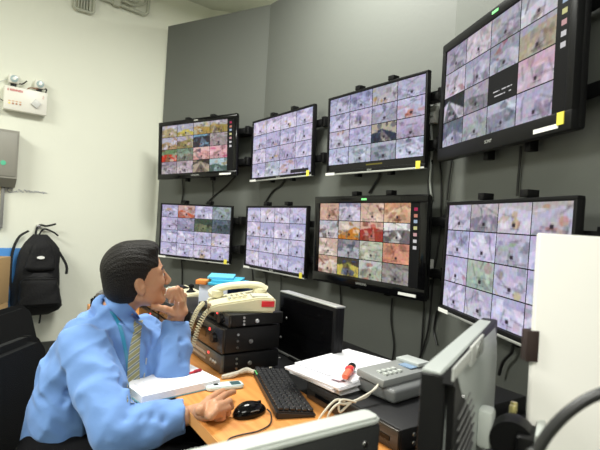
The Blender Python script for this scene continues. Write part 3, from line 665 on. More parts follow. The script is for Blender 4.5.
MB().tube([(.03, 0, 0), (.032, 0, 0), (.058, 0, 0), (.062, 0, 0)], [.011, .0135, .0135, .011], 14, flat=.85).obj('cap', M_blk, mk)
box('red_band', (-.005, -.0126, -.006), (.018, .0126, .0108), M_red, mk, bev=.002)
# grey gadget
t = thing('grey_gadget', 'grey boxy electronic gadget with tilted top on the black unit', 'device', onK(.59, -.03, RT), KA+R(6))
M_dg = mat('dark_grey_plastic', (.12, .125, .125), .45)
MB().box((-.125, -.075, .003), (.15, .075, .042), .01, seg=3).obj('base', M_dg, t)
MB().box((-.135, -.05, 0), (.14, .06, .024), .006, seg=2, mtx=Matrix.Translation((.0, .01, .044)) @ Matrix.Rotation(R(4), 4, 'X')).obj('tilted_top', mat('mid_grey_plastic', (.24, .25, .245), .42), t)
box('blue_display', (.02, -.02, .0685), (.09, .03, .0715), mat('blue_lcd', (.2, .3, .45), .3), t)
box('blue_label', (.11, -.055, .05), (.15, -.051, .066), mat('navy_card', (1, 1, 1)), t)
for a in range(4):
    for b in range(2): box('key', (-.1+.022*a, -.02+.025*b, .066), (-.088+.022*a, -.006+.025*b, .073), M_lgrey, t, bev=.001)
MB().box((-.03, -.045, .0), (.03, .045, .012), .003, mtx=Matrix.Translation((.08, .02, .07))).obj('card_cradle', M_mgrey, t)
M_wc = mat('white_cable', (.62, .58, .48), .5)
for k, pts in enumerate(([at(379, 383, d=1.36), at(374, 390, d=1.33), at(357, 400, d=1.29), at(345, 404, d=1.27), at(338, 404, d=1.26), at(330, 412, d=1.25), at(325, 425, d=1.25)],
            [at(378, 385, d=1.35), at(366, 397, d=1.31), at(352, 402, d=1.28), at(340, 412, d=1.26), at(341, 400, d=1.27), at(356, 402, d=1.28)],
            [at(345, 402, d=1.275), at(336, 400, d=1.27), at(324, 412, d=1.25), at(317, 424, d=1.245), at(315, 436, d=1.24)])):
    tag(MB().tube(spline(pts, 6), .0032, 6).obj('white_cable', M_wc), ('white cable leaving the grey gadget and dropping over the unit edge', 'looped white cable knotted in front of the paper pile', 'white cable hanging leftmost from the knot by the paper pile')[k], 'cable', 'white cables by the paper pile')

# keyboard
kc = onK(.315, .240, DT); kd = (onK(.40, .445, 0)-onK(.268, .035, 0)); ka = math.atan2(kd.y, kd.x)
kb = thing('keyboard', 'black computer keyboard on the orange desk', 'keyboard', kc, ka)
MB().prism([(-.060, 0), (.060, 0), (.060, .024), (-.060, .012)], -.2, .2, .004, mtx=Matrix(((0, 0, 1, 0), (1, 0, 0, 0), (0, 1, 0, 0), (0, 0, 0, 1)))).obj('base', mat('keyboard_black', (.015, .015, .016), .4), kb)
km = MB().box((-.0085, -.0085, 0), (.0085, .0085, .009), .002, 1).mesh('key')
M_key = mat('key_black', (.02, .02, .022), .3)
first = None
for r_ in range(6):
    for c_ in range(16):
        x_ = -.181 + .0241*c_; y_ = -.046 + .0184*r_; z_ = .0125+.012*(y_+.06)/.12
        if first is None: o = link('key', km, M_key, kb)
        else: o = first.copy(); COL.objects.link(o); o.parent = kb
        first = first or o
        o.location = (x_, y_, z_); o.scale = (1.2, .93, 1)
for k, (px_, col) in enumerate(((.13, 0), (.145, 0), (.16, 0))): box('status_light', (px_, .0555, .0225), (px_+.005, .0585, .0252), M_green, kb)
kb.rotation_euler = (0, 0, ka)
# mouse
mp = at(250, 411, DT+.01); t = thing('computer_mouse', 'glossy black computer mouse on the orange desk', 'mouse', (mp.x, mp.y, DT), math.atan2((at(266, 405, DT)-at(234, 414, DT)).y, (at(266, 405, DT)-at(234, 414, DT)).x))
bm = bmesh.new(); bmesh.ops.create_uvsphere(bm, u_segments=32, v_segments=20, radius=1)
for v in bm.verts:
    x, y, z_ = v.co; z_ = max(z_, -.25); w_ = .032*(1-.12*x); v.co = (x*.056, y*w_, (z_+.25)*.029*(1-.18*x*x)*(1.08-.12*x))
me = bpy.data.meshes.new('mouse'); bm.to_mesh(me); bm.free(); link('shell', me, M_gloss, t)
box('scroll_wheel', (.022, -.004, .022), (.038, .004, .0335), M_blk, t, bev=.002)
MB().tube([(.01, -.03, .02), (.0, -.031, .022), (-.02, -.0305, .022)], .0015, 6).obj('side_seam', M_dg, t)
cp = [at(267, 409, DT+.012), at(271, 414, DT+.004), at(270, 424, DT+.004), at(258, 431, DT+.004), at(240, 435, DT+.004), at(229, 439, DT+.004), at(226, 446, DT+.003)]
o = MB().tube(spline(cp, 8), .0022, 6).obj('mouse_cord', M_cable, t); bpy.context.view_layer.update(); o.matrix_parent_inverse = t.matrix_world.inverted()

# white crumpled cable bundle by the recorder foot
cp = [at(222, 377, DT+.008), at(232, 375, DT+.01), at(240, 372, DT+.016), at(247, 370, DT+.018), at(255, 372, DT+.014), at(262, 371, DT+.012), at(271, 369, DT+.008)]
o = MB().tube(spline(cp, 6), [.007+.003*abs(math.sin(i*.28)) for i in range(6*6+1)], 8).obj('tissue_roll', mat('off_white_cloth', (.62, .58, .48), .8, bump=.6, bscale=120)); tag(o, 'crumpled off-white tissue along the foot of the recorder stack', 'tissue')
# notebook with pen and handheld phone
nb = thing('notebook', 'open white notebook with pale blue cover under the propped elbow', 'notebook', onK(-.002, .499, DT), KA+R(10))
nbw, nbl = .28, .30
box('cover', (-nbw/2-.002, -nbl/2, 0.0005), (nbw/2, nbl/2+.002, .005), mat('light_blue_cover', (.20, .50, .66), .5), nb, bev=.001)
m = MB()
for q in range(5): m.box((-nbw/2+.001*q, -nbl/2+.001*q, .005+.004*q), (nbw/2-.002, nbl/2-.002, .0087+.004*q), .0004, 1)
m.obj('pages', M_paper, nb, smooth=False)
for q in range(7): box('ruled_line', (-nbw/2+.03+q*.03, -nbl/2+.03, .0247), (-nbw/2+.031+q*.03, -.03, .0251), mat('faint_rule', (.55, .6, .75), .8), nb)
NT = DT+.0255
pp, pq = at(180, 375.5, NT+.004), at(201, 370, NT+.004); dd = pq-pp
t = thing('pen', 'red pen lying on the open notebook', 'pen', (pp+pq)/2, math.atan2(dd.y, dd.x)); L2 = dd.length/2
MB().tube([(-L2, 0, 0), (-L2+.012, 0, 0), (L2-.03, 0, 0)], [.0008, .0035, .0035], 8).obj('barrel', M_red, t); MB().tube([(L2-.032, 0, 0), (L2, 0, 0)], [.0045, .0045], 8).obj('cap', mat('dark_red', (.35, .01, .03), .4), t); box('clip', (L2-.03, -.0008, .004), (L2-.004, .0008, .0062), M_red, t)
pa, pb = at(206, 387.5, DT+.008), at(242, 384, DT+.008); dd = pb-pa
t = thing('mobile_phone', 'pale blue-white slider phone lying on the desk under the fingertips', 'phone', ((pa+pb)/2).x and Vector((((pa+pb)/2).x, ((pa+pb)/2).y, DT)), math.atan2(dd.y, dd.x))
M_ph = mat('pale_phone', (.62, .72, .72), .25, coat=.3)
PL, PW = dd.length*1.04, .05
MB().prism(rrect(PL, PW, .016, 5), .0015, .014, .003).obj('body', M_ph, t)
box('display', (PL*.16, -.016, .0138), (PL*.42, .017, .0146), mat('phone_display', (.06, .11, .12), .15), t)
box('camera_window', (-PL*.28, -.005, .0138), (-PL*.16, .012, .0146), M_gloss, t, bev=.0002)
for k in range(3): box('key', (-PL*.05+.012*k, -.006, .0138), (-PL*.05+.012*k+.007, .006, .0145), mat('phone_key', (.5, .62, .63), .3), t)

# ------------------------------------------------------------ side counter with monitors in the foreground
ct = thing('side_counter', 'black side counter in the lower right foreground holding the monitors', 'counter', K(0, 0), KA)
CT = .72
box('worktop', (-.34, -.80, CT-.03), (-.012, -.36, CT), M_blk, ct, bev=.002)
for a in ((-.32, -.78), (-.32, -.42), (-.06, -.78), (-.06, -.42)): box('leg', (a[0], a[1], 0), (a[0]+.04, a[1]+.04, CT-.03), M_blk, ct)
# foreground monitor seen from behind (light grey top)
pL, pR = at(202, 462, 1.02), at(377, 418, 1.02); dd = pR-pL; ang = math.atan2(dd.y, dd.x)
t = thing('desk_monitor', 'foreground monitor seen from behind, light grey top edge at the bottom of the photo', 'monitor', pR, ang)
W3 = .36
t.location = (pR.x, pR.y, CT+.001)
zt3 = 1.02-(CT+.001)
MB().prism(rrect(W3, .038, .012, 4, -W3/2+.012, .019), zt3-.012, zt3, .004, seg=3).obj('top_shell', M_lgrey, t)
box('back_panel', (-W3+.014, .001, zt3-.31), (.01, .02, zt3-.011), mat('charcoal_shell', (.035, .036, .036), .45), t, bev=.004)
box('bezel', (-W3+.013, .018, zt3-.315), (.011, .037, zt3-.010), M_blk, t, bev=.003)
box('screen', (-W3+.03, .0365, zt3-.3), (-.006, .0377, zt3-.025), M_gloss, t)
for xx in (-.02, -W3+.04): MB().lathe([(.001, 0), (.005, 0), (.004, .002), (.001, .002)], 12, Matrix.Translation((xx, .001, zt3-.035)) @ Matrix.Rotation(R(90), 4, 'X')).obj('screw', M_steel, t)
box('stand_neck', (-W3/2-.04, -.03, .01), (-W3/2+.04, .0, zt3-.08), M_blk, t, bev=.005); box('stand_foot', (-W3/2-.11, -.07, 0), (-W3/2+.11, .09, .012), M_blk, t, bev=.005)
# large grey monitor from behind
gz = DT+.001
A_, B_ = at(422, 368, 1.12), at(482, 316, 1.12); dd = B_-A_; ang = math.atan2(dd.y, dd.x); GL = dd.length-.015
GN = Vector((dd.y, -dd.x, 0)).normalized(); A_ = A_ + GN*.030
g = thing('desk_monitor', 'big silver-grey monitor seen from behind with black vents in the right foreground', 'monitor', (A_.x, A_.y, gz), ang)   # local x away, -y = towards viewer side (back)
H_ = 1.12-gz; B0 = .12
# bezel (front frame, far side) then the bulging silver back
box('bezel', (-.008, -.003, B0), (GL+.018, .030, H_-.003), M_blk, g, bev=.004)
box('screen', (.02, .0295, B0+.03), (GL, .0308, H_-.025), M_gloss, g)
bm = bmesh.new()
def gsec(x, topz, botz, dpt, inset):
    return [(x, .014, botz), (x, -dpt*.35, botz), (x, -dpt, botz+.05), (x, -dpt, topz-.075), (x, -dpt*.8, topz-.045), (x, -dpt*.25, topz-.01), (x, .006, topz-.001), (x, .029, topz)]
secs = [gsec(-.002, H_, B0, .001, 0), gsec(.008, H_+.001, B0, .006, 0), gsec(.05, H_+.001, B0, .010, 0), gsec(GL*.6, H_, B0, .012, 0), gsec(GL-.02, H_-.002, B0, .010, 0), gsec(GL+.008, H_-.02, B0+.01, .006, 0), gsec(GL+.016, H_-.06, B0+.03, .002, 0)]
vs = [[bm.verts.new(p) for p in s_] for s_ in secs]
for a, b in zip(vs, vs[1:]):
    for k in range(len(a)-1): bm.faces.new((a[k], a[k+1], b[k+1], b[k]))
bm.faces.new(vs[0]); bm.faces.new(vs[-1][::-1]); bmesh.ops.recalc_face_normals(bm, faces=bm.faces)
me = bpy.data.meshes.new('shell'); bm.to_mesh(me); bm.free(); sh = link('back_shell', me, M_mgrey, g)
# black vented inset following the lower left of the back
GX_ = Vector((math.cos(ang), math.sin(ang), 0))
def gp(px, py, yoff=-.011):
    r = (at(px, py, d=1.0)-Vector((0, 0, EYE))); k = A_.dot(GN) - yoff; p = r*(k/r.dot(GN)) + Vector((0, 0, EYE))
    return ((p-A_).dot(GX_), p.z-gz)
pts = [(.004, B0+.002)] + [gp(*q, -.008 if i_ == 0 else -.011) for i_, q in enumerate(((443, 381), (451, 385), (460, 394), (467, 405), (470, 418), (471, 432)))]
pts[0] = (.004, B0+.002); pts[1] = (.004, pts[1][1]); pts.append((pts[-1][0]+.002, B0+.002))
bm = bmesh.new()
def gy(x): return -.0118
vv = [bm.verts.new((p[0], gy(p[0])-.0015, p[1])) for p in pts]; vb = [bm.verts.new((p[0], .0, p[1])) for p in pts]
bm.faces.new(vv); bm.faces.new(vb[::-1])
for k in range(len(pts)): bm.faces.new((vv[k], vb[k], vb[(k+1) % len(pts)], vv[(k+1) % len(pts)]))
bmesh.ops.recalc_face_normals(bm, faces=bm.faces); bmesh.ops.triangulate(bm, faces=bm.faces)
me = bpy.data.meshes.new('vent'); bm.to_mesh(me); bm.free(); vp = link('vent_panel', me, M_blk, g, smooth=False)
vx1 = pts[-2][0]; M_rib = mat('vent_rib', (.12, .12, .12), .35)
for k in range(13):
    z1 = pts[3][1]-.012-.0155*k
    if z1 < B0+.02: break
    xr = min(vx1-.008, vx1*(.62+.13*k))
    MB().tube([(.022, gy(.022)-.004, z1-.012), (xr*.5, gy(xr*.5)-.006, z1-.004), (xr, gy(xr)-.004, z1)], .0014, 5).obj('vent_rib', M_rib, vp)
M_pg = mat('plate_grey', (.46, .47, .45), .5)
x0, z0 = gp(452, 372); x1, z1 = gp(470, 353); za, zb = gp(460, 360)[1], gp(460, 371)[1]; zc_, zd = gp(475, 341)[1], gp(475, 358)[1]
box('label_plate', (x0, -.0135, zb), (x1, -.011, za), M_pg, g)
x2, z2 = gp(469, 357); x3, z3 = gp(481, 344); zm = (z2+z3)/2
MB().box((x2, -.0155, zd), (x3, -.011, zc_), .001).obj('badge_plate', M_pg, g)
text('M7', .028, mat('badge_letters', (.75, .77, .75), .2, metal=.6), g, ((x2+x3)/2, -.0162, (zc_+zd)/2), XR, name='badge_lettering', depth=.001, bold=.001)
for k in range(6): box('label_line', (x0+.008+(x1-x0-.02)*k/6, -.0142, zb+.003), (x0+.008+(x1-x0-.02)*(k+.7)/6, -.0134, za-.003), mat('plate_mark', (.6, .61, .58), .5), g)
x4, z4 = gp(467, 339); MB().lathe([(.001, 0), (.004, 0), (.003, .003), (.001, .003)], 10, Matrix.Translation((x4, -.0095, H_-.052)) @ Matrix.Rotation(R(90), 4, 'X')).obj('screw', M_steel, g)
# mount, hinge and column
mc = GL*.50
box('mount_boss', (mc-.02, -.036, .20), (mc+.02, -.010, .265), M_lgrey, g, bev=.008)
MB().lathe([(.001, -.022), (.034, -.022), (.038, 0), (.034, .022), (.001, .022)], 24, Matrix.Translation((mc, -.066, .225)) @ Matrix.Rotation(R(90), 4, 'Y')).obj('hinge', M_blk, g)
cl = MB().box((mc-.04, -.100, .01), (mc+.04, -.072, .245), .006).obj('stand_column', M_blk, g)
MB().box((mc-.042, -.112, .02), (mc+.042, -.099, .255), .004).obj('column_trim', M_lgrey, cl)
MB().prism(rrect(.2, .16, .03, 5, mc, -.06), 0, .014, .004).obj('stand_base', M_blk, g)
for k in range(2):
    pc = [(mc+.03+.02*k, -.06, .20), (mc+.04+.02*k, -.06, .255), (mc+.06+.02*k, -.05, .23), (mc+.06, -.04, .16)]
    MB().tube(spline(pc, 5), .005, 6).obj('plug_lead', M_blk, g); MB().tube([(mc+.04+.02*k, -.06, .25), (mc+.042+.02*k, -.06, .265)], .006, 8).obj('plug_tip', mat('brass', (.8, .7, .3), .3, metal=.8), g)

# white panel, its clip and the near cable
wp = at(534, 340, d=.78)
pn = thing('room_divider', 'large white panel filling the lower right corner of the photo', 'divider', (wp.x, .78, .0), R(-2))
M_wp = mat('white_laminate', (.9, .88, .84), .45)
xL = at(535, 232, d=.78); zt_ = at(537, 233, d=.78).z
box('board', (0, 0, 0), (.42, .012, zt_), M_wp, pn, bev=.002); box('edge_trim', (-.001, .002, 0), (0, .010, zt_-.003), M_wp, pn)
for xx in (.03, .36): box('foot', (xx, -.12, 0), (xx+.03, .15, .03), M_lgrey, pn, bev=.004)
ca = at(527, 331, d=.776); cb = at(539, 362, d=.776)
t = thing('clip', 'dark brown clip on the left edge of the white panel', 'clip', ((ca.x+cb.x)/2, .78, (ca.z+cb.z)/2), R(-2))
M_br = mat('dark_brown_plastic', (.035, .02, .018), .4)
box('front_jaw', (-.008, -.004, -.026), (.010, -.0005, .026), M_br, t, bev=.001); box('back_jaw', (-.011, .0125, -.026), (.010, .016, .026), M_br, t, bev=.001); box('bridge', (-.0105, -.004, -.026), (-.0075, .016, .026), M_br, t, bev=.001)
D = .5
cp = [at(512, 560, d=D), at(524, 490, d=D), at(538, 450, d=D), at(556, 424, d=D), at(578, 405, d=D), at(602, 393, d=D), at(640, 384, d=D), at(690, 400, d=D), at(715, 470, d=D), at(720, 620, d=D)]
cp = [Vector((cp[0].x-.005, D-.02, CT+.004))] + cp[1:] 
tag(MB().tube(spline(cp, 8), .0062, 10).obj('thick_cable', M_cable), 'thick dark cable arching in front of the white panel', 'cable')
#PERSON
# ------------------------------------------------------------ the seated man: smooth-union solids turned into one skin
def smin(a, b, k):
    h = np.maximum(k-np.abs(a-b), 0)/k; return np.minimum(a, b) - h*h*k*.25
def smax(a, b, k): return -smin(-a, -b, k)
class Field:
    def __init__(s, lo, hi, res):
        s.lo = np.array(lo, float); s.res = res; s.n = np.ceil((np.array(hi)-s.lo)/res).astype(int)+1
        s.D = np.full(s.n, .2, np.float32)
    def _win(s, lo, hi):
        a = np.maximum(0, np.floor((np.array(lo)-s.lo)/s.res).astype(int)); b = np.minimum(s.n, np.ceil((np.array(hi)-s.lo)/s.res).astype(int)+1)
        if (b <= a).any(): return None
        g = [s.lo[i] + s.res*np.arange(a[i], b[i], dtype=np.float32) for i in range(3)]
        return tuple(slice(a[i], b[i]) for i in range(3)), np.meshgrid(*g, indexing='ij')
    def put(s, d, sl, k, op): s.D[sl] = smin(s.D[sl], d, k) if op == '+' else smax(s.D[sl], -d, k)
    def cone(s, p, q, r0, r1, k=.01, op='+', flat=None):
        p, q = np.array(p, float), np.array(q, float); m = max(r0, r1)+k+.03
        w = s._win(np.minimum(p, q)-m, np.maximum(p, q)+m)
        if not w: return
        sl, (X, Y, Z) = w; d = q-p; L2 = d@d+1e-9
        t = np.clip(((X-p[0])*d[0]+(Y-p[1])*d[1]+(Z-p[2])*d[2])/L2, 0, 1)
        ax, ay, az = X-p[0]-d[0]*t, Y-p[1]-d[1]*t, Z-p[2]-d[2]*t
        if flat is not None:                                  # flatten along a direction by a factor
            n, f_ = np.array(flat[0], float), flat[1]; n /= np.linalg.norm(n); c = ax*n[0]+ay*n[1]+az*n[2]; g = (1/f_-1)*c
            ax, ay, az = ax+n[0]*g, ay+n[1]*g, az+n[2]*g
        s.put((np.sqrt(ax*ax+ay*ay+az*az)-(r0+(r1-r0)*t)).astype(np.float32), sl, k, op)
    def chain(s, pts, rs, k=.01, **kw):
        for a, b, r0, r1 in zip(pts, pts[1:], rs, rs[1:]): s.cone(a, b, r0, r1, k, **kw)
    def ell(s, c, r, Rm=None, k=.01, op='+'):
        c = np.array(c, float); r = np.array(r, float); m = r.max()+k+.03; w = s._win(c-m, c+m)
        if not w: return
        sl, (X, Y, Z) = w; P = np.stack([X-c[0], Y-c[1], Z-c[2]], -1)
        if Rm is not None: P = P @ np.array(Rm)               # columns = axes
        k0 = np.linalg.norm(P/r, axis=-1); k1 = np.linalg.norm(P/(r*r), axis=-1)+1e-9
        s.put((k0*(k0-1)/k1).astype(np.float32), sl, k, op)
    def mesh(s, name):
        D = s.D; ins = D < 0; nx, ny, nz = D.shape
        # cells crossing the surface
        c = np.zeros((nx-1, ny-1, nz-1), np.int8)
        for i in (0, 1):
            for j in (0, 1):
                for k in (0, 1): c += ins[i:nx-1+i, j:ny-1+j, k:nz-1+k]
        act = (c > 0) & (c < 8); idx = np.full(act.shape, -1, np.int64); I = np.argwhere(act); idx[act] = np.arange(len(I))
        acc = np.zeros((len(I), 3)); cnt = np.zeros(len(I))
        corners = [(a, b, e) for a in (0, 1) for b in (0, 1) for e in (0, 1)]
        for a in corners:
            for ax in range(3):
                if a[ax]: continue
                b = list(a); b[ax] = 1
                va = D[I[:, 0]+a[0], I[:, 1]+a[1], I[:, 2]+a[2]]; vb = D[I[:, 0]+b[0], I[:, 1]+b[1], I[:, 2]+b[2]]
                m = (va < 0) != (vb < 0); t = va[m]/(va[m]-vb[m]); p = np.tile(np.array(a, float), (m.sum(), 1)); p[:, ax] += t
                acc[m] += p; cnt[m] += 1
        V = s.lo + (I + acc/cnt[:, None])*s.res; F = []
        for ax in range(3):
            o = [i for i in range(3) if i != ax]; sl = [slice(None)]*3; sl2 = [slice(None)]*3; sl[ax] = slice(0, -1); sl2[ax] = slice(1, None)
            m = ins[tuple(sl)] != ins[tuple(sl2)]; E_ = np.argwhere(m)
            E_ = E_[(E_[:, o[0]] > 0) & (E_[:, o[1]] > 0) & (E_[:, o[0]] < D.shape[o[0]]-1) & (E_[:, o[1]] < D.shape[o[1]]-1)]
            q = []
            for da, db in ((0, 0), (1, 0), (1, 1), (0, 1)):
                e = E_.copy(); e[:, o[0]] -= da; e[:, o[1]] -= db; q.append(idx[e[:, 0], e[:, 1], e[:, 2]])
            q = np.stack(q, -1); flip = ins[E_[:, 0], E_[:, 1], E_[:, 2]]
            if ax == 1: flip = ~flip
            q[flip] = q[flip][:, ::-1]; F.append(q)
        F = np.concatenate(F); F = F[(F >= 0).all(1)]
        me = bpy.data.meshes.new(name); me.from_pydata(V.tolist(), [], F.tolist()); me.update(); return me
def smooth_obj(o, it=4, f=.5):
    m = o.modifiers.new('smooth', 'SMOOTH'); m.iterations = it; m.factor = f
    dg = bpy.context.evaluated_depsgraph_get(); me = bpy.data.meshes.new_from_object(o.evaluated_get(dg)); o.modifiers.clear(); o.data = me
    bm = bmesh.new(); bm.from_mesh(me); bmesh.ops.recalc_face_normals(bm, faces=bm.faces); bm.to_mesh(me); bm.free()
    me.polygons.foreach_set('use_smooth', [True]*len(me.polygons)); return o

man = thing('person', 'seated man in a light blue shirt and striped tie, chin on hand, watching the monitors', 'person', (-.74, 1.53, .47))
MI = Matrix.Translation((.74, -1.53, -.47))
def child(name, me, m, it=3, parent=None):
    o = link(name, me, m, smooth=False); smooth_obj(o, it); o.parent = parent or man; o.matrix_parent_inverse = MI.copy(); return o
def kid(o, parent=None): o.parent = parent or man; o.matrix_parent_inverse = MI.copy(); return o
# --- joints
HC_ = at(137, 276, d=1.60)
yawF = math.atan2(.54, .84)
HR = (Matrix.Rotation(yawF, 3, 'Z') @ Matrix.Rotation(R(-10), 3, 'Y') @ Matrix.Rotation(R(9), 3, 'X'))
def hp(f_, l, u): return HC_ + HR @ Vector((f_, l, u))
HRn = np.array(HR)
NB = at(110, 312, d=1.60)                       # base of the neck
SR, SL_ = at(84, 348, d=1.46), at(142, 336, d=1.74)
ER, EL = at(117, 430, d=1.30), at(172, 372, d=1.60)
WR, WL = at(196, 414, d=1.375), at(175, 321, d=1.655)
PEL = Vector((-.725, 1.53, .53))
CH = (NB + PEL)/2 + Vector((.03, -.0, .06))
tf = Vector((.985, -.17, 0)); tl_ = Vector((.17, .985, 0))
# --- skin
F = Field((-1.02, 1.14, .02), (-.10, 2.0, 1.27), .0038)
e = lambda c, r, k=.01, op='+', M_=HRn: F.ell(hp(*c), r, M_, k, op)
cn = lambda a, b, r0, r1, k=.01, op='+': F.cone(hp(*a), hp(*b), r0, r1, k, op)
F.chain([PEL, CH, NB + Vector((-.01, 0, -.09))], [.09, .08, .055], .04)
F.cone(SR, SL_, .035, .035, .03); F.cone(NB + Vector((0, 0, -.04)), hp(-.03, 0, -.05), .057, .052, .03)
e((-.012, 0, .03), (.093, .073, .086), .02)
e((.032, 0, -.03), (.053, .058, .083), .03)
for s in (-1, 1):
    cn((-.005, s*.048, -.055), (.058, s*.018, -.095), .022, .017, .025)
    e((.055, s*.038, -.022), (.026, .022, .024), .02)
    cn((.077, s*.012, .017), (.066, s*.045, .018), .010, .009, .014)
    e((.098, s*.032, -.002), (.018, .016, .012), .008, '-')
    e((.071, s*.031, -.002), (.0125, .014, .0115), .002)
    e((.097, s*.010, -.042), (.009, .007, .007), .006)
cn((.084, 0, .008), (.108, 0, -.036), .008, .0105, .012)
e((.070, 0, -.10), (.022, .022, .017), .02)
cn((.087, -.018, -.063), (.087, .018, -.063), .006, .006, .008); cn((.085, -.016, -.074), (.085, .016, -.074), .0065, .0065, .007)
cn((.094, -.024, -.0685), (.094, .024, -.0685), .0018, .0018, .003, '-')
ERm = HRn @ np.array(Matrix.Rotation(R(-14), 3, 'Y'))
for s in (-1, 1):
    F.ell(hp(-.010, s*.076, -.014), (.018, .0085, .033), ERm, .006); F.ell(hp(-.006, s*.0845, -.008), (.0095, .0065, .019), ERm, .006, '-'); F.ell(hp(-.002, s*.078, -.018), (.006, .007, .007), ERm, .005)
# arms
F.chain([SR, ER, WR], [.035, .034, .027], .02); F.chain([SL_, EL, WL], [.035, .034, .027], .02)
# right hand pointing on the phone
def hand(wrist, mcps, fingers, thumb, pn_, kk=.006):
    ctr = sum(mcps, Vector())/4
    for m_ in mcps: F.cone(wrist.lerp(ctr, .1), m_, .021, .0105, .014)
    F.cone(mcps[0], mcps[3], .0105, .010, .008)
    F.ell(wrist.lerp(ctr, .55), (.034, .028, .02), None, .015)
    for m_, f_, r in zip(mcps, fingers, (.0100, .0102, .0098, .0086)): F.chain([m_]+f_, [r+.0015]+[r*(1-.07*i) for i in range(len(f_))], .0025)
    F.chain(thumb, [.016, .0115, .0105, .009][:len(thumb)], .006)
hz = DT
hand(WR, [at(214, 403, hz+.055), at(216, 407.5, hz+.053), at(215, 412, hz+.046), at(211, 416, hz+.038)],
     [[at(225, 395, hz+.050), at(231, 392.5, hz+.036), at(234, 392, hz+.026)],
      [at(229, 401.5, hz+.046), at(231, 407, hz+.028), at(225, 409, hz+.018)],
      [at(228, 408, hz+.036), at(228, 413, hz+.02), at(221, 414, hz+.014)],
      [at(223, 414, hz+.028), at(223, 418, hz+.016), at(216, 419, hz+.012)]],
     [at(200, 410, hz+.042), at(209, 400, hz+.045), at(217, 394, hz+.036), at(223, 391, hz+.028)], None)
# left hand under the chin
dF = 1.635
hand(WL, [at(178.5, 301, d=1.60), at(181.5, 301.5, d=1.62), at(183, 303.5, d=1.645), at(183.5, 307, d=1.67)],
     [[at(174, 290, d=1.585), at(169.5, 291, d=1.58), at(167, 296, d=1.585)],
      [at(177.5, 288.5, d=1.60), at(173, 294, d=1.585), at(170.5, 301, d=1.59)],
      [at(181, 290.5, d=1.62), at(177.5, 296, d=1.60), at(175, 302, d=1.60)],
      [at(184.5, 295, d=1.64), at(181.5, 299, d=1.62), at(179, 303, d=1.615)]],
     [at(172, 312, d=1.62), at(165, 309, d=1.60), at(158, 307.5, d=1.60), at(153, 307.5, d=1.60)], None)
# legs inside the trousers
KR_, KL_ = Vector((-.30, 1.40, .53)), Vector((-.33, 1.66, .53)); HRt, HLt = Vector((-.74, 1.42, .51)), Vector((-.72, 1.63, .51))
AR_, AL_ = Vector((-.34, 1.38, .1)), Vector((-.40, 1.68, .1))
for h_, k_, a_ in ((HRt, KR_, AR_), (HLt, KL_, AL_)): F.chain([PEL, h_, k_, a_], [.09, .07, .05, .035], .04)
def skin_mat():
    m = mat('skin', (.50, .26, .15), .48, sss=.12, bump=.05, bscale=150, var=.1, vscale=14); return m
body = child('body', F.mesh('body'), skin_mat(), 2)
# eyes, brows
for s in (-1, 1):
    kid(link('eye', MB().lathe([(.001, -.0115), (.008, -.008), (.0115, 0), (.008, .008), (.001, .0115)], 16, Matrix.Translation(hp(.0735, s*.031, -.002))).mesh(), mat('eye_white', (.6, .58, .55), .2)))
    kid(MB().tube([hp(.086, s*.031, -.002), hp(.0872, s*.031, -.002)], [.005, .004], 12).obj('iris', mat('iris_dark', (.03, .015, .01), .15)))
    kid(MB().tube(spline([hp(.089, s*.013, .022), hp(.085, s*.03, .029), hp(.072, s*.05, .024)], 5), .0035, 6, flat=.6).obj('eyebrow', mat('brow_hair', (.02, .014, .012), .8)))
# nails
for p, q in (((170.2, 300), (169.6, 303)), ((174.6, 301), (174.2, 304)), ((178.7, 302.3), (178.3, 305)), ((167, 291), (166, 294))):
    a, b = at(*p, d=1.574 if p[0] < 172 else 1.585), at(*q, d=1.578 if p[0] < 172 else 1.589)
    kid(MB().tube([a, (a+b)/2, b], [.0035, .0045, .003], 8, flat=.6).obj('fingernail', mat('nail', (.62, .38, .30), .3)))
# --- hair
G = Field(np.array(HC_)-.16, np.array(HC_)+.16, .003)
g_ = lambda c, r, k=.01, op='+': G.ell(hp(*c), r, HRn, k, op)
g_((-.017, 0, .036), (.099, .081, .091), .01)
g_((-.045, 0, -.02), (.068, .074, .075), .02)                       # back of the head
g_((.036, 0, .094), (.044, .048, .026), .02)                        # swept front
# cut the face, the temples and the neck
G.ell(hp(.118, 0, -.03), (.074, .12, .115), HRn @ np.array(Matrix.Rotation(R(8), 3, 'Y')), .012, '-')
G.ell(hp(.131, 0, .04), (.062, .12, .085), HRn, .008, '-')
for s in (-1, 1):
    G.ell(hp(.062, s*.085, -.045), (.062, .05, .100), HRn, .01, '-'); G.ell(hp(-.006, s*.085, -.022), (.024, .02, .040), HRn, .008, '-')
G.ell(hp(.0, 0, -.148), (.14, .14, .082), HRn @ np.array(Matrix.Rotation(R(-12), 3, 'Y')), .012, '-')
gx = [G.lo[i] + G.res*np.arange(G.n[i]) for i in range(3)]; GX = np.stack(np.meshgrid(*gx, indexing='ij'), -1) - np.array(HC_)
GL_ = GX @ HRn; ang_ = np.arctan2(GL_[..., 1], GL_[..., 2]+.02)
G.D += (.0006*np.sin(ang_*46 + 14*GL_[..., 0]*5) + .0004*np.sin(ang_*83+GL_[..., 0]*60)).astype(np.float32)
hair = child('hair', G.mesh('hair'), mat('black_hair', (.010, .008, .007), .5, bump=.5, bscale=250, spec=.22), 1)
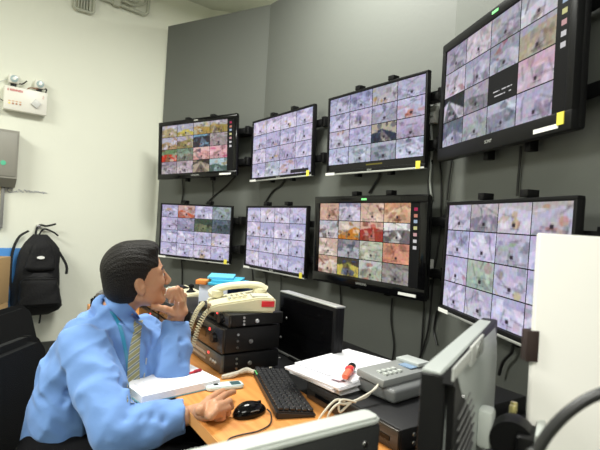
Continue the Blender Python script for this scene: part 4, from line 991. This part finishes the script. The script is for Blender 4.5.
# --- shirt
def vnoise(P, sc, seed):
    rg = np.random.RandomState(seed); T = rg.rand(16, 16, 16).astype(np.float32)*2-1; Q = P*sc; i = np.floor(Q).astype(int); f_ = Q-i; f_ = f_*f_*(3-2*f_); out = 0
    for a in (0, 1):
        for b in (0, 1):
            for c in (0, 1):
                out = out + T[(i[..., 0]+a) % 16, (i[..., 1]+b) % 16, (i[..., 2]+c) % 16]*(f_[..., 0] if a else 1-f_[..., 0])*(f_[..., 1] if b else 1-f_[..., 1])*(f_[..., 2] if c else 1-f_[..., 2])
    return out
C = Field((-1.02, 1.12, .44), (-.22, 2.0, 1.10), .005)
up = Vector((0, 0, 1))
# torso: side silhouette from the photograph's back line
def px3(x, y, d): return at(x, y, d=d)
tors = [(PEL+Vector((.0, 0, .0)), .125, .85), (Vector((-.715, 1.54, .64)), .125, .85), (Vector((-.70, 1.56, .76)), .122, .85), (Vector((-.685, 1.59, .85)), .095, .85), (NB + Vector((-.01, 0, -.095)), .055, .9)]
for (p, r, f1), (q, r2, f2) in zip(tors, tors[1:]): C.cone(p, q, r, r2, .04, flat=(tf, f1))
for (p, r, f1), (q, r2, f2) in zip(tors[:4], tors[1:4]):
    for s in (-1, 1): C.cone(p+tl_*.05*s, q+tl_*.05*s, r*.8, r2*.8, .04, flat=(tf, f1))
NBs = NB + Vector((-.005, 0, -.062))
C.cone(SR, NBs, .058, .038, .03); C.cone(SL_, NBs, .058, .04, .03)
C.cone(NB + Vector((.0, 0, -.06)), NB + Vector((.002, 0, -.002)), .060, .058, .02)
C.cone(NB + Vector((.07, -.01, -.10)), Vector((-.575, 1.57, .70)), .07, .10, .06)      # chest front
SRl = SR.lerp(ER, .45)
C.chain([SR, SRl, ER], [.066, .062, .058], .03)
CR = ER.lerp(WR, .80)
C.chain([ER, ER.lerp(WR, .4), CR], [.058, .050, .040], .02)
CL = EL.lerp(WL, .93)
C.chain([SL_, SL_.lerp(EL, .5), EL + Vector((0, 0, .01))], [.066, .058, .048], .03)
C.chain([EL + Vector((0, 0, .01)), EL.lerp(CL, .5), CL], [.050, .047, .04], .02)
# cut the cuffs and the neck opening flat
def cut(p, n, rad):
    sl_w = C._win(np.array(p)-rad-.02, np.array(p)+rad+.02); sl, (X, Y, Z) = sl_w; n = Vector(n).normalized()
    d = (X-p.x)*n.x + (Y-p.y)*n.y + (Z-p.z)*n.z; C.D[sl] = np.maximum(C.D[sl], d.astype(np.float32))
cut(CR, WR-ER, .06); cut(CL, WL-EL, .06)
C.ell(NB + Vector((.025, 0, .035)), (.056, .056, .045), None, .01, '-')
sl_w = C._win((-2, -2, .40), (2, 4, .50)); 
zc = np.array(C.lo[2] + C.res*np.arange(C.n[2]), np.float32); C.D = np.maximum(C.D, (.548 - zc)[None, None, :])
# folds: stretched warped noise, plus creases radiating from armpit, elbow and waist
gx = [(C.lo[i] + C.res*np.arange(C.n[i])).astype(np.float32) for i in range(3)]; GX = np.stack(np.meshgrid(*gx, indexing='ij'), -1)
near = np.abs(C.D) < .03; P = GX[near]
wv = P + .03*np.stack([vnoise(P, 9, 1), vnoise(P, 9, 2), vnoise(P, 9, 3)], -1)
def ridge(dirv, sc, seed, anis):
    d = np.array(Vector(dirv).normalized()); A = wv - np.outer(wv@d, d)*anis; return 1-np.abs(vnoise(A, sc, seed))*2
disp = .0085*ridge((.5, -.1, .75), 20, 5, .84) + .0080*ridge((.75, .1, -.5), 17, 6, .82) + .0022*vnoise(P, 36, 7)
def crease(a, b, wdt, dep):
    a, b = np.array(a), np.array(b); d = b-a; t = np.clip((P-a)@d/(d@d), 0, 1); q = np.linalg.norm(P-a-t[:, None]*d, axis=1); return 1.5*dep*np.exp(-(q/wdt)**2)*(1-.5*t)
ap = at(72, 398, d=1.40)
for (x, y, d_), wdt, dep in (((50, 372, 1.50), .012, -.010), ((36, 410, 1.50), .014, -.012), ((32, 428, 1.48), .012, -.012), ((60, 360, 1.46), .01, -.008), ((84, 438, 1.38), .012, -.01)):
    disp += crease(ap, at(x, y, d=d_), wdt, dep)
for (x, y, d_), wdt, dep in (((42, 400, 1.50), .012, .011), ((40, 421, 1.48), .012, .012), ((62, 432, 1.42), .012, .01), ((96, 355, 1.40), .014, .010)): disp += crease(ap, at(x, y, d=d_), wdt, dep)
disp += crease(at(72, 356, d=1.40), at(118, 358, d=1.42), .009, .009) + crease(at(72, 356, d=1.40), at(84, 405, d=1.36), .010, .008) + crease(at(122, 376, d=1.38), at(98, 420, d=1.28), .010, -.010) + crease(at(128, 390, d=1.34), at(112, 440, d=1.24), .010, .010)
for k in range(4):
    q = ER.lerp(CR, .12+.2*k) + Vector((.01, -.042, .018)); n = Vector((.25+.2*(k % 2), -.02, .9)); disp += crease(q+n*.045, q-n*.04, .010, -.006)
for k in range(4):
    q = EL.lerp(SL_, .10+.2*k) + Vector((.01, -.045, 0)); disp += crease(q+Vector((.05, 0, .04)), q+Vector((-.05, 0, -.02)), .011, -.007)
for k in range(2):
    q = EL.lerp(CL, .3+.3*k) + Vector((.0, -.042, 0)); disp += crease(q+Vector((.04, .0, .025)), q+Vector((-.04, .0, -.025)), .010, -.006)
tmp = C.D[near]; C.D[near] = tmp - disp.astype(np.float32)
M_shirt = mat('light_blue_cotton', (.150, .285, .60), .75, bump=.12, bscale=35, sheen=.15, spec=.25)
shirt = child('shirt', C.mesh('shirt'), M_shirt, 1)
# cuffs
for p, q, r in ((CR, WR-ER, .040), (CL, WL-EL, .0395)):
    n = q.normalized(); kid(MB().tube([p-n*.045, p-n*.043, p+n*.006, p+n*.008, p+n*.004], [r-.002, r+.002, r, r-.004, r-.010], 28).obj('cuff', M_shirt))
a = CL-(WL-EL).normalized()*.02
kid(MB().tube([a+Vector((.012, -.041, 0)), a+Vector((.0125, -.0445, 0))], .0045, 10).obj('cuff_button', M_wlabel))

# --- collar, tie, lanyard, pocket pen laid over the shirt
from mathutils.bvhtree import BVHTree
def bvh(*obs):
    V, Fc = [], []
    for o in obs:
        n = len(V); V += [v.co.copy() for v in o.data.vertices]; Fc += [[n+i for i in p.vertices] for p in o.data.polygons]
    return BVHTree.FromPolygons(V, Fc)
BS = bvh(shirt); BB = bvh(shirt, body); EYEV = Vector((0, 0, EYE))
def onto(T, px, py, off=.004, dflt=1.5):
    r = (at(px, py, d=1.0)-EYEV).normalized(); h = T.ray_cast(EYEV, r)
    if h[0] is None: return at(px, py, d=dflt), -r
    return h[0] - r*off, h[1]
def strip(name, rows, T, m, th=.003, off=.005, nx=6, sub=6, lock=None):
    # rows: (xl, xr, y) left and right pixel borders, interpolated
    L = spline([(a, 0, y) for a, b, y in rows], sub); Rr = spline([(b, 0, y) for a, b, y in rows], sub)
    G_ = []
    for p, q in zip(L, Rr):
        if lock and p.z > lock: G_.append([at(p.x+(q.x-p.x)*k/nx, p.z, d=G_[-1][k].y) for k in range(nx+1)])
        else: G_.append([onto(T, p.x+(q.x-p.x)*k/nx, p.z+(q.z-p.z)*k/nx, off)[0] for k in range(nx+1)])
    for k in range(nx+1):                                  # relax the hang of the cloth
        for _ in range(3):
            for j in range(1, len(G_)-1): G_[j][k] = (G_[j-1][k] + G_[j+1][k] + G_[j][k]*2)/4
    bm = bmesh.new(); A = [[bm.verts.new(p) for p in r_] for r_ in G_]; Bk = [[bm.verts.new(p + (p-EYEV).normalized()*th) for p in r_] for r_ in G_]
    ny = len(A)
    for j in range(ny-1):
        for k in range(nx):
            bm.faces.new((A[j][k], A[j][k+1], A[j+1][k+1], A[j+1][k])); bm.faces.new((Bk[j][k], Bk[j+1][k], Bk[j+1][k+1], Bk[j][k+1]))
        bm.faces.new((A[j][0], A[j+1][0], Bk[j+1][0], Bk[j][0])); bm.faces.new((A[j][nx], Bk[j][nx], Bk[j+1][nx], A[j+1][nx]))
    for k in range(nx):
        bm.faces.new((A[0][k], Bk[0][k], Bk[0][k+1], A[0][k+1])); bm.faces.new((A[-1][k], A[-1][k+1], Bk[-1][k+1], Bk[-1][k]))
    me = bpy.data.meshes.new(name); bm.to_mesh(me); bm.free(); me.materials.append(m)
    me.polygons.foreach_set('use_smooth', [True]*len(me.polygons)); me.set_sharp_from_angle(angle=R(50))
    o = bpy.data.objects.new(name, me); COL.objects.link(o); return kid(o)
def tie_mat():
    m = bpy.data.materials.new('striped_tie'); m.use_nodes = True; nt = m.node_tree; b = nt.nodes['Principled BSDF']
    tc = nt.nodes.new('ShaderNodeTexCoord'); mp = nt.nodes.new('ShaderNodeMapping'); mp.inputs['Rotation'].default_value = (0, R(40), 0)
    wv_ = nt.nodes.new('ShaderNodeTexWave'); wv_.bands_direction = 'Z'; wv_.inputs['Scale'].default_value = 16
    cr = nt.nodes.new('ShaderNodeValToRGB'); el = cr.color_ramp.elements; el[0].color = (.26, .25, .12, 1); el[1].color = (.55, .56, .48, 1); el[0].position = .45; el[1].position = .75
    e2 = cr.color_ramp.elements.new(.9); e2.color = (.16, .19, .22, 1)
    nt.links.new(tc.outputs['Object'], mp.inputs[0]); nt.links.new(mp.outputs[0], wv_.inputs['Vector']); nt.links.new(wv_.outputs['Color'], cr.inputs[0]); nt.links.new(cr.outputs[0], b.inputs['Base Color'])
    b.inputs['Roughness'].default_value = .55; return m
strip('tie', [(135, 142, 326), (133, 141, 334), (130, 140, 346), (128, 139.5, 360), (127, 140, 385), (127, 141, 405), (128, 143, 425), (130, 145, 448)], BS, tie_mat(), .004, .006, lock=403)
strip('tie_knot', [(134, 143, 320), (133.5, 142, 327), (135, 140.5, 333)], BB, MATS.get('x') or tie_mat(), .008, .012)
M_lan = mat('teal_ribbon', (.02, .22, .38), .5)
strip('lanyard', [(101, 105, 299), (109, 113.5, 311), (117, 121, 324), (121.5, 125.5, 340), (125, 128.5, 358), (128, 131, 380), (130, 133, 398)], BS, M_lan, .0015, .004, nx=3)
strip('lanyard_clip', [(130.5, 134, 396), (130.5, 134.5, 403)], BS, M_silver, .003, .007, nx=2)
strip('collar', [(103, 119, 297), (106, 128, 304), (112, 135, 311), (119, 140, 318), (126, 141, 325), (132, 138, 332)], BB, M_shirt, .005, .007, nx=8)
a, _ = onto(BS, 146.5, 358, .008); b, _ = onto(BS, 143.5, 381, .008); kid(MB().tube([a, b], .0022, 8).obj('pocket_pen', M_silver))
strip('pocket_edge', [(141, 151, 379), (141, 151, 384)], BS, M_shirt, .003, .004, nx=4)
# --- trousers, shoes
T_ = Field((-1.0, 1.2, .06), (-.15, 1.85, .72), .009)
for h_, k_, a_ in ((HRt, KR_, AR_), (HLt, KL_, AL_)): T_.chain([PEL+Vector((0, 0, .02)), h_, k_, a_], [.13, .098, .078, .06], .03)
trousers = child('trousers', T_.mesh('trousers'), mat('black_cloth', (.006, .006, .007), .9, bump=.2, bscale=30, spec=.1), 3)
for a_ in (AR_, AL_):
    kid(MB().prism([(-.07, -.03), (-.08, 0), (-.07, .03), (.05, .045), (.14, .04), (.18, 0), (.14, -.04), (.05, -.045)], 0, .07, .012, mtx=Matrix.Translation((a_.x, a_.y, .001))).obj('shoe', M_gloss))
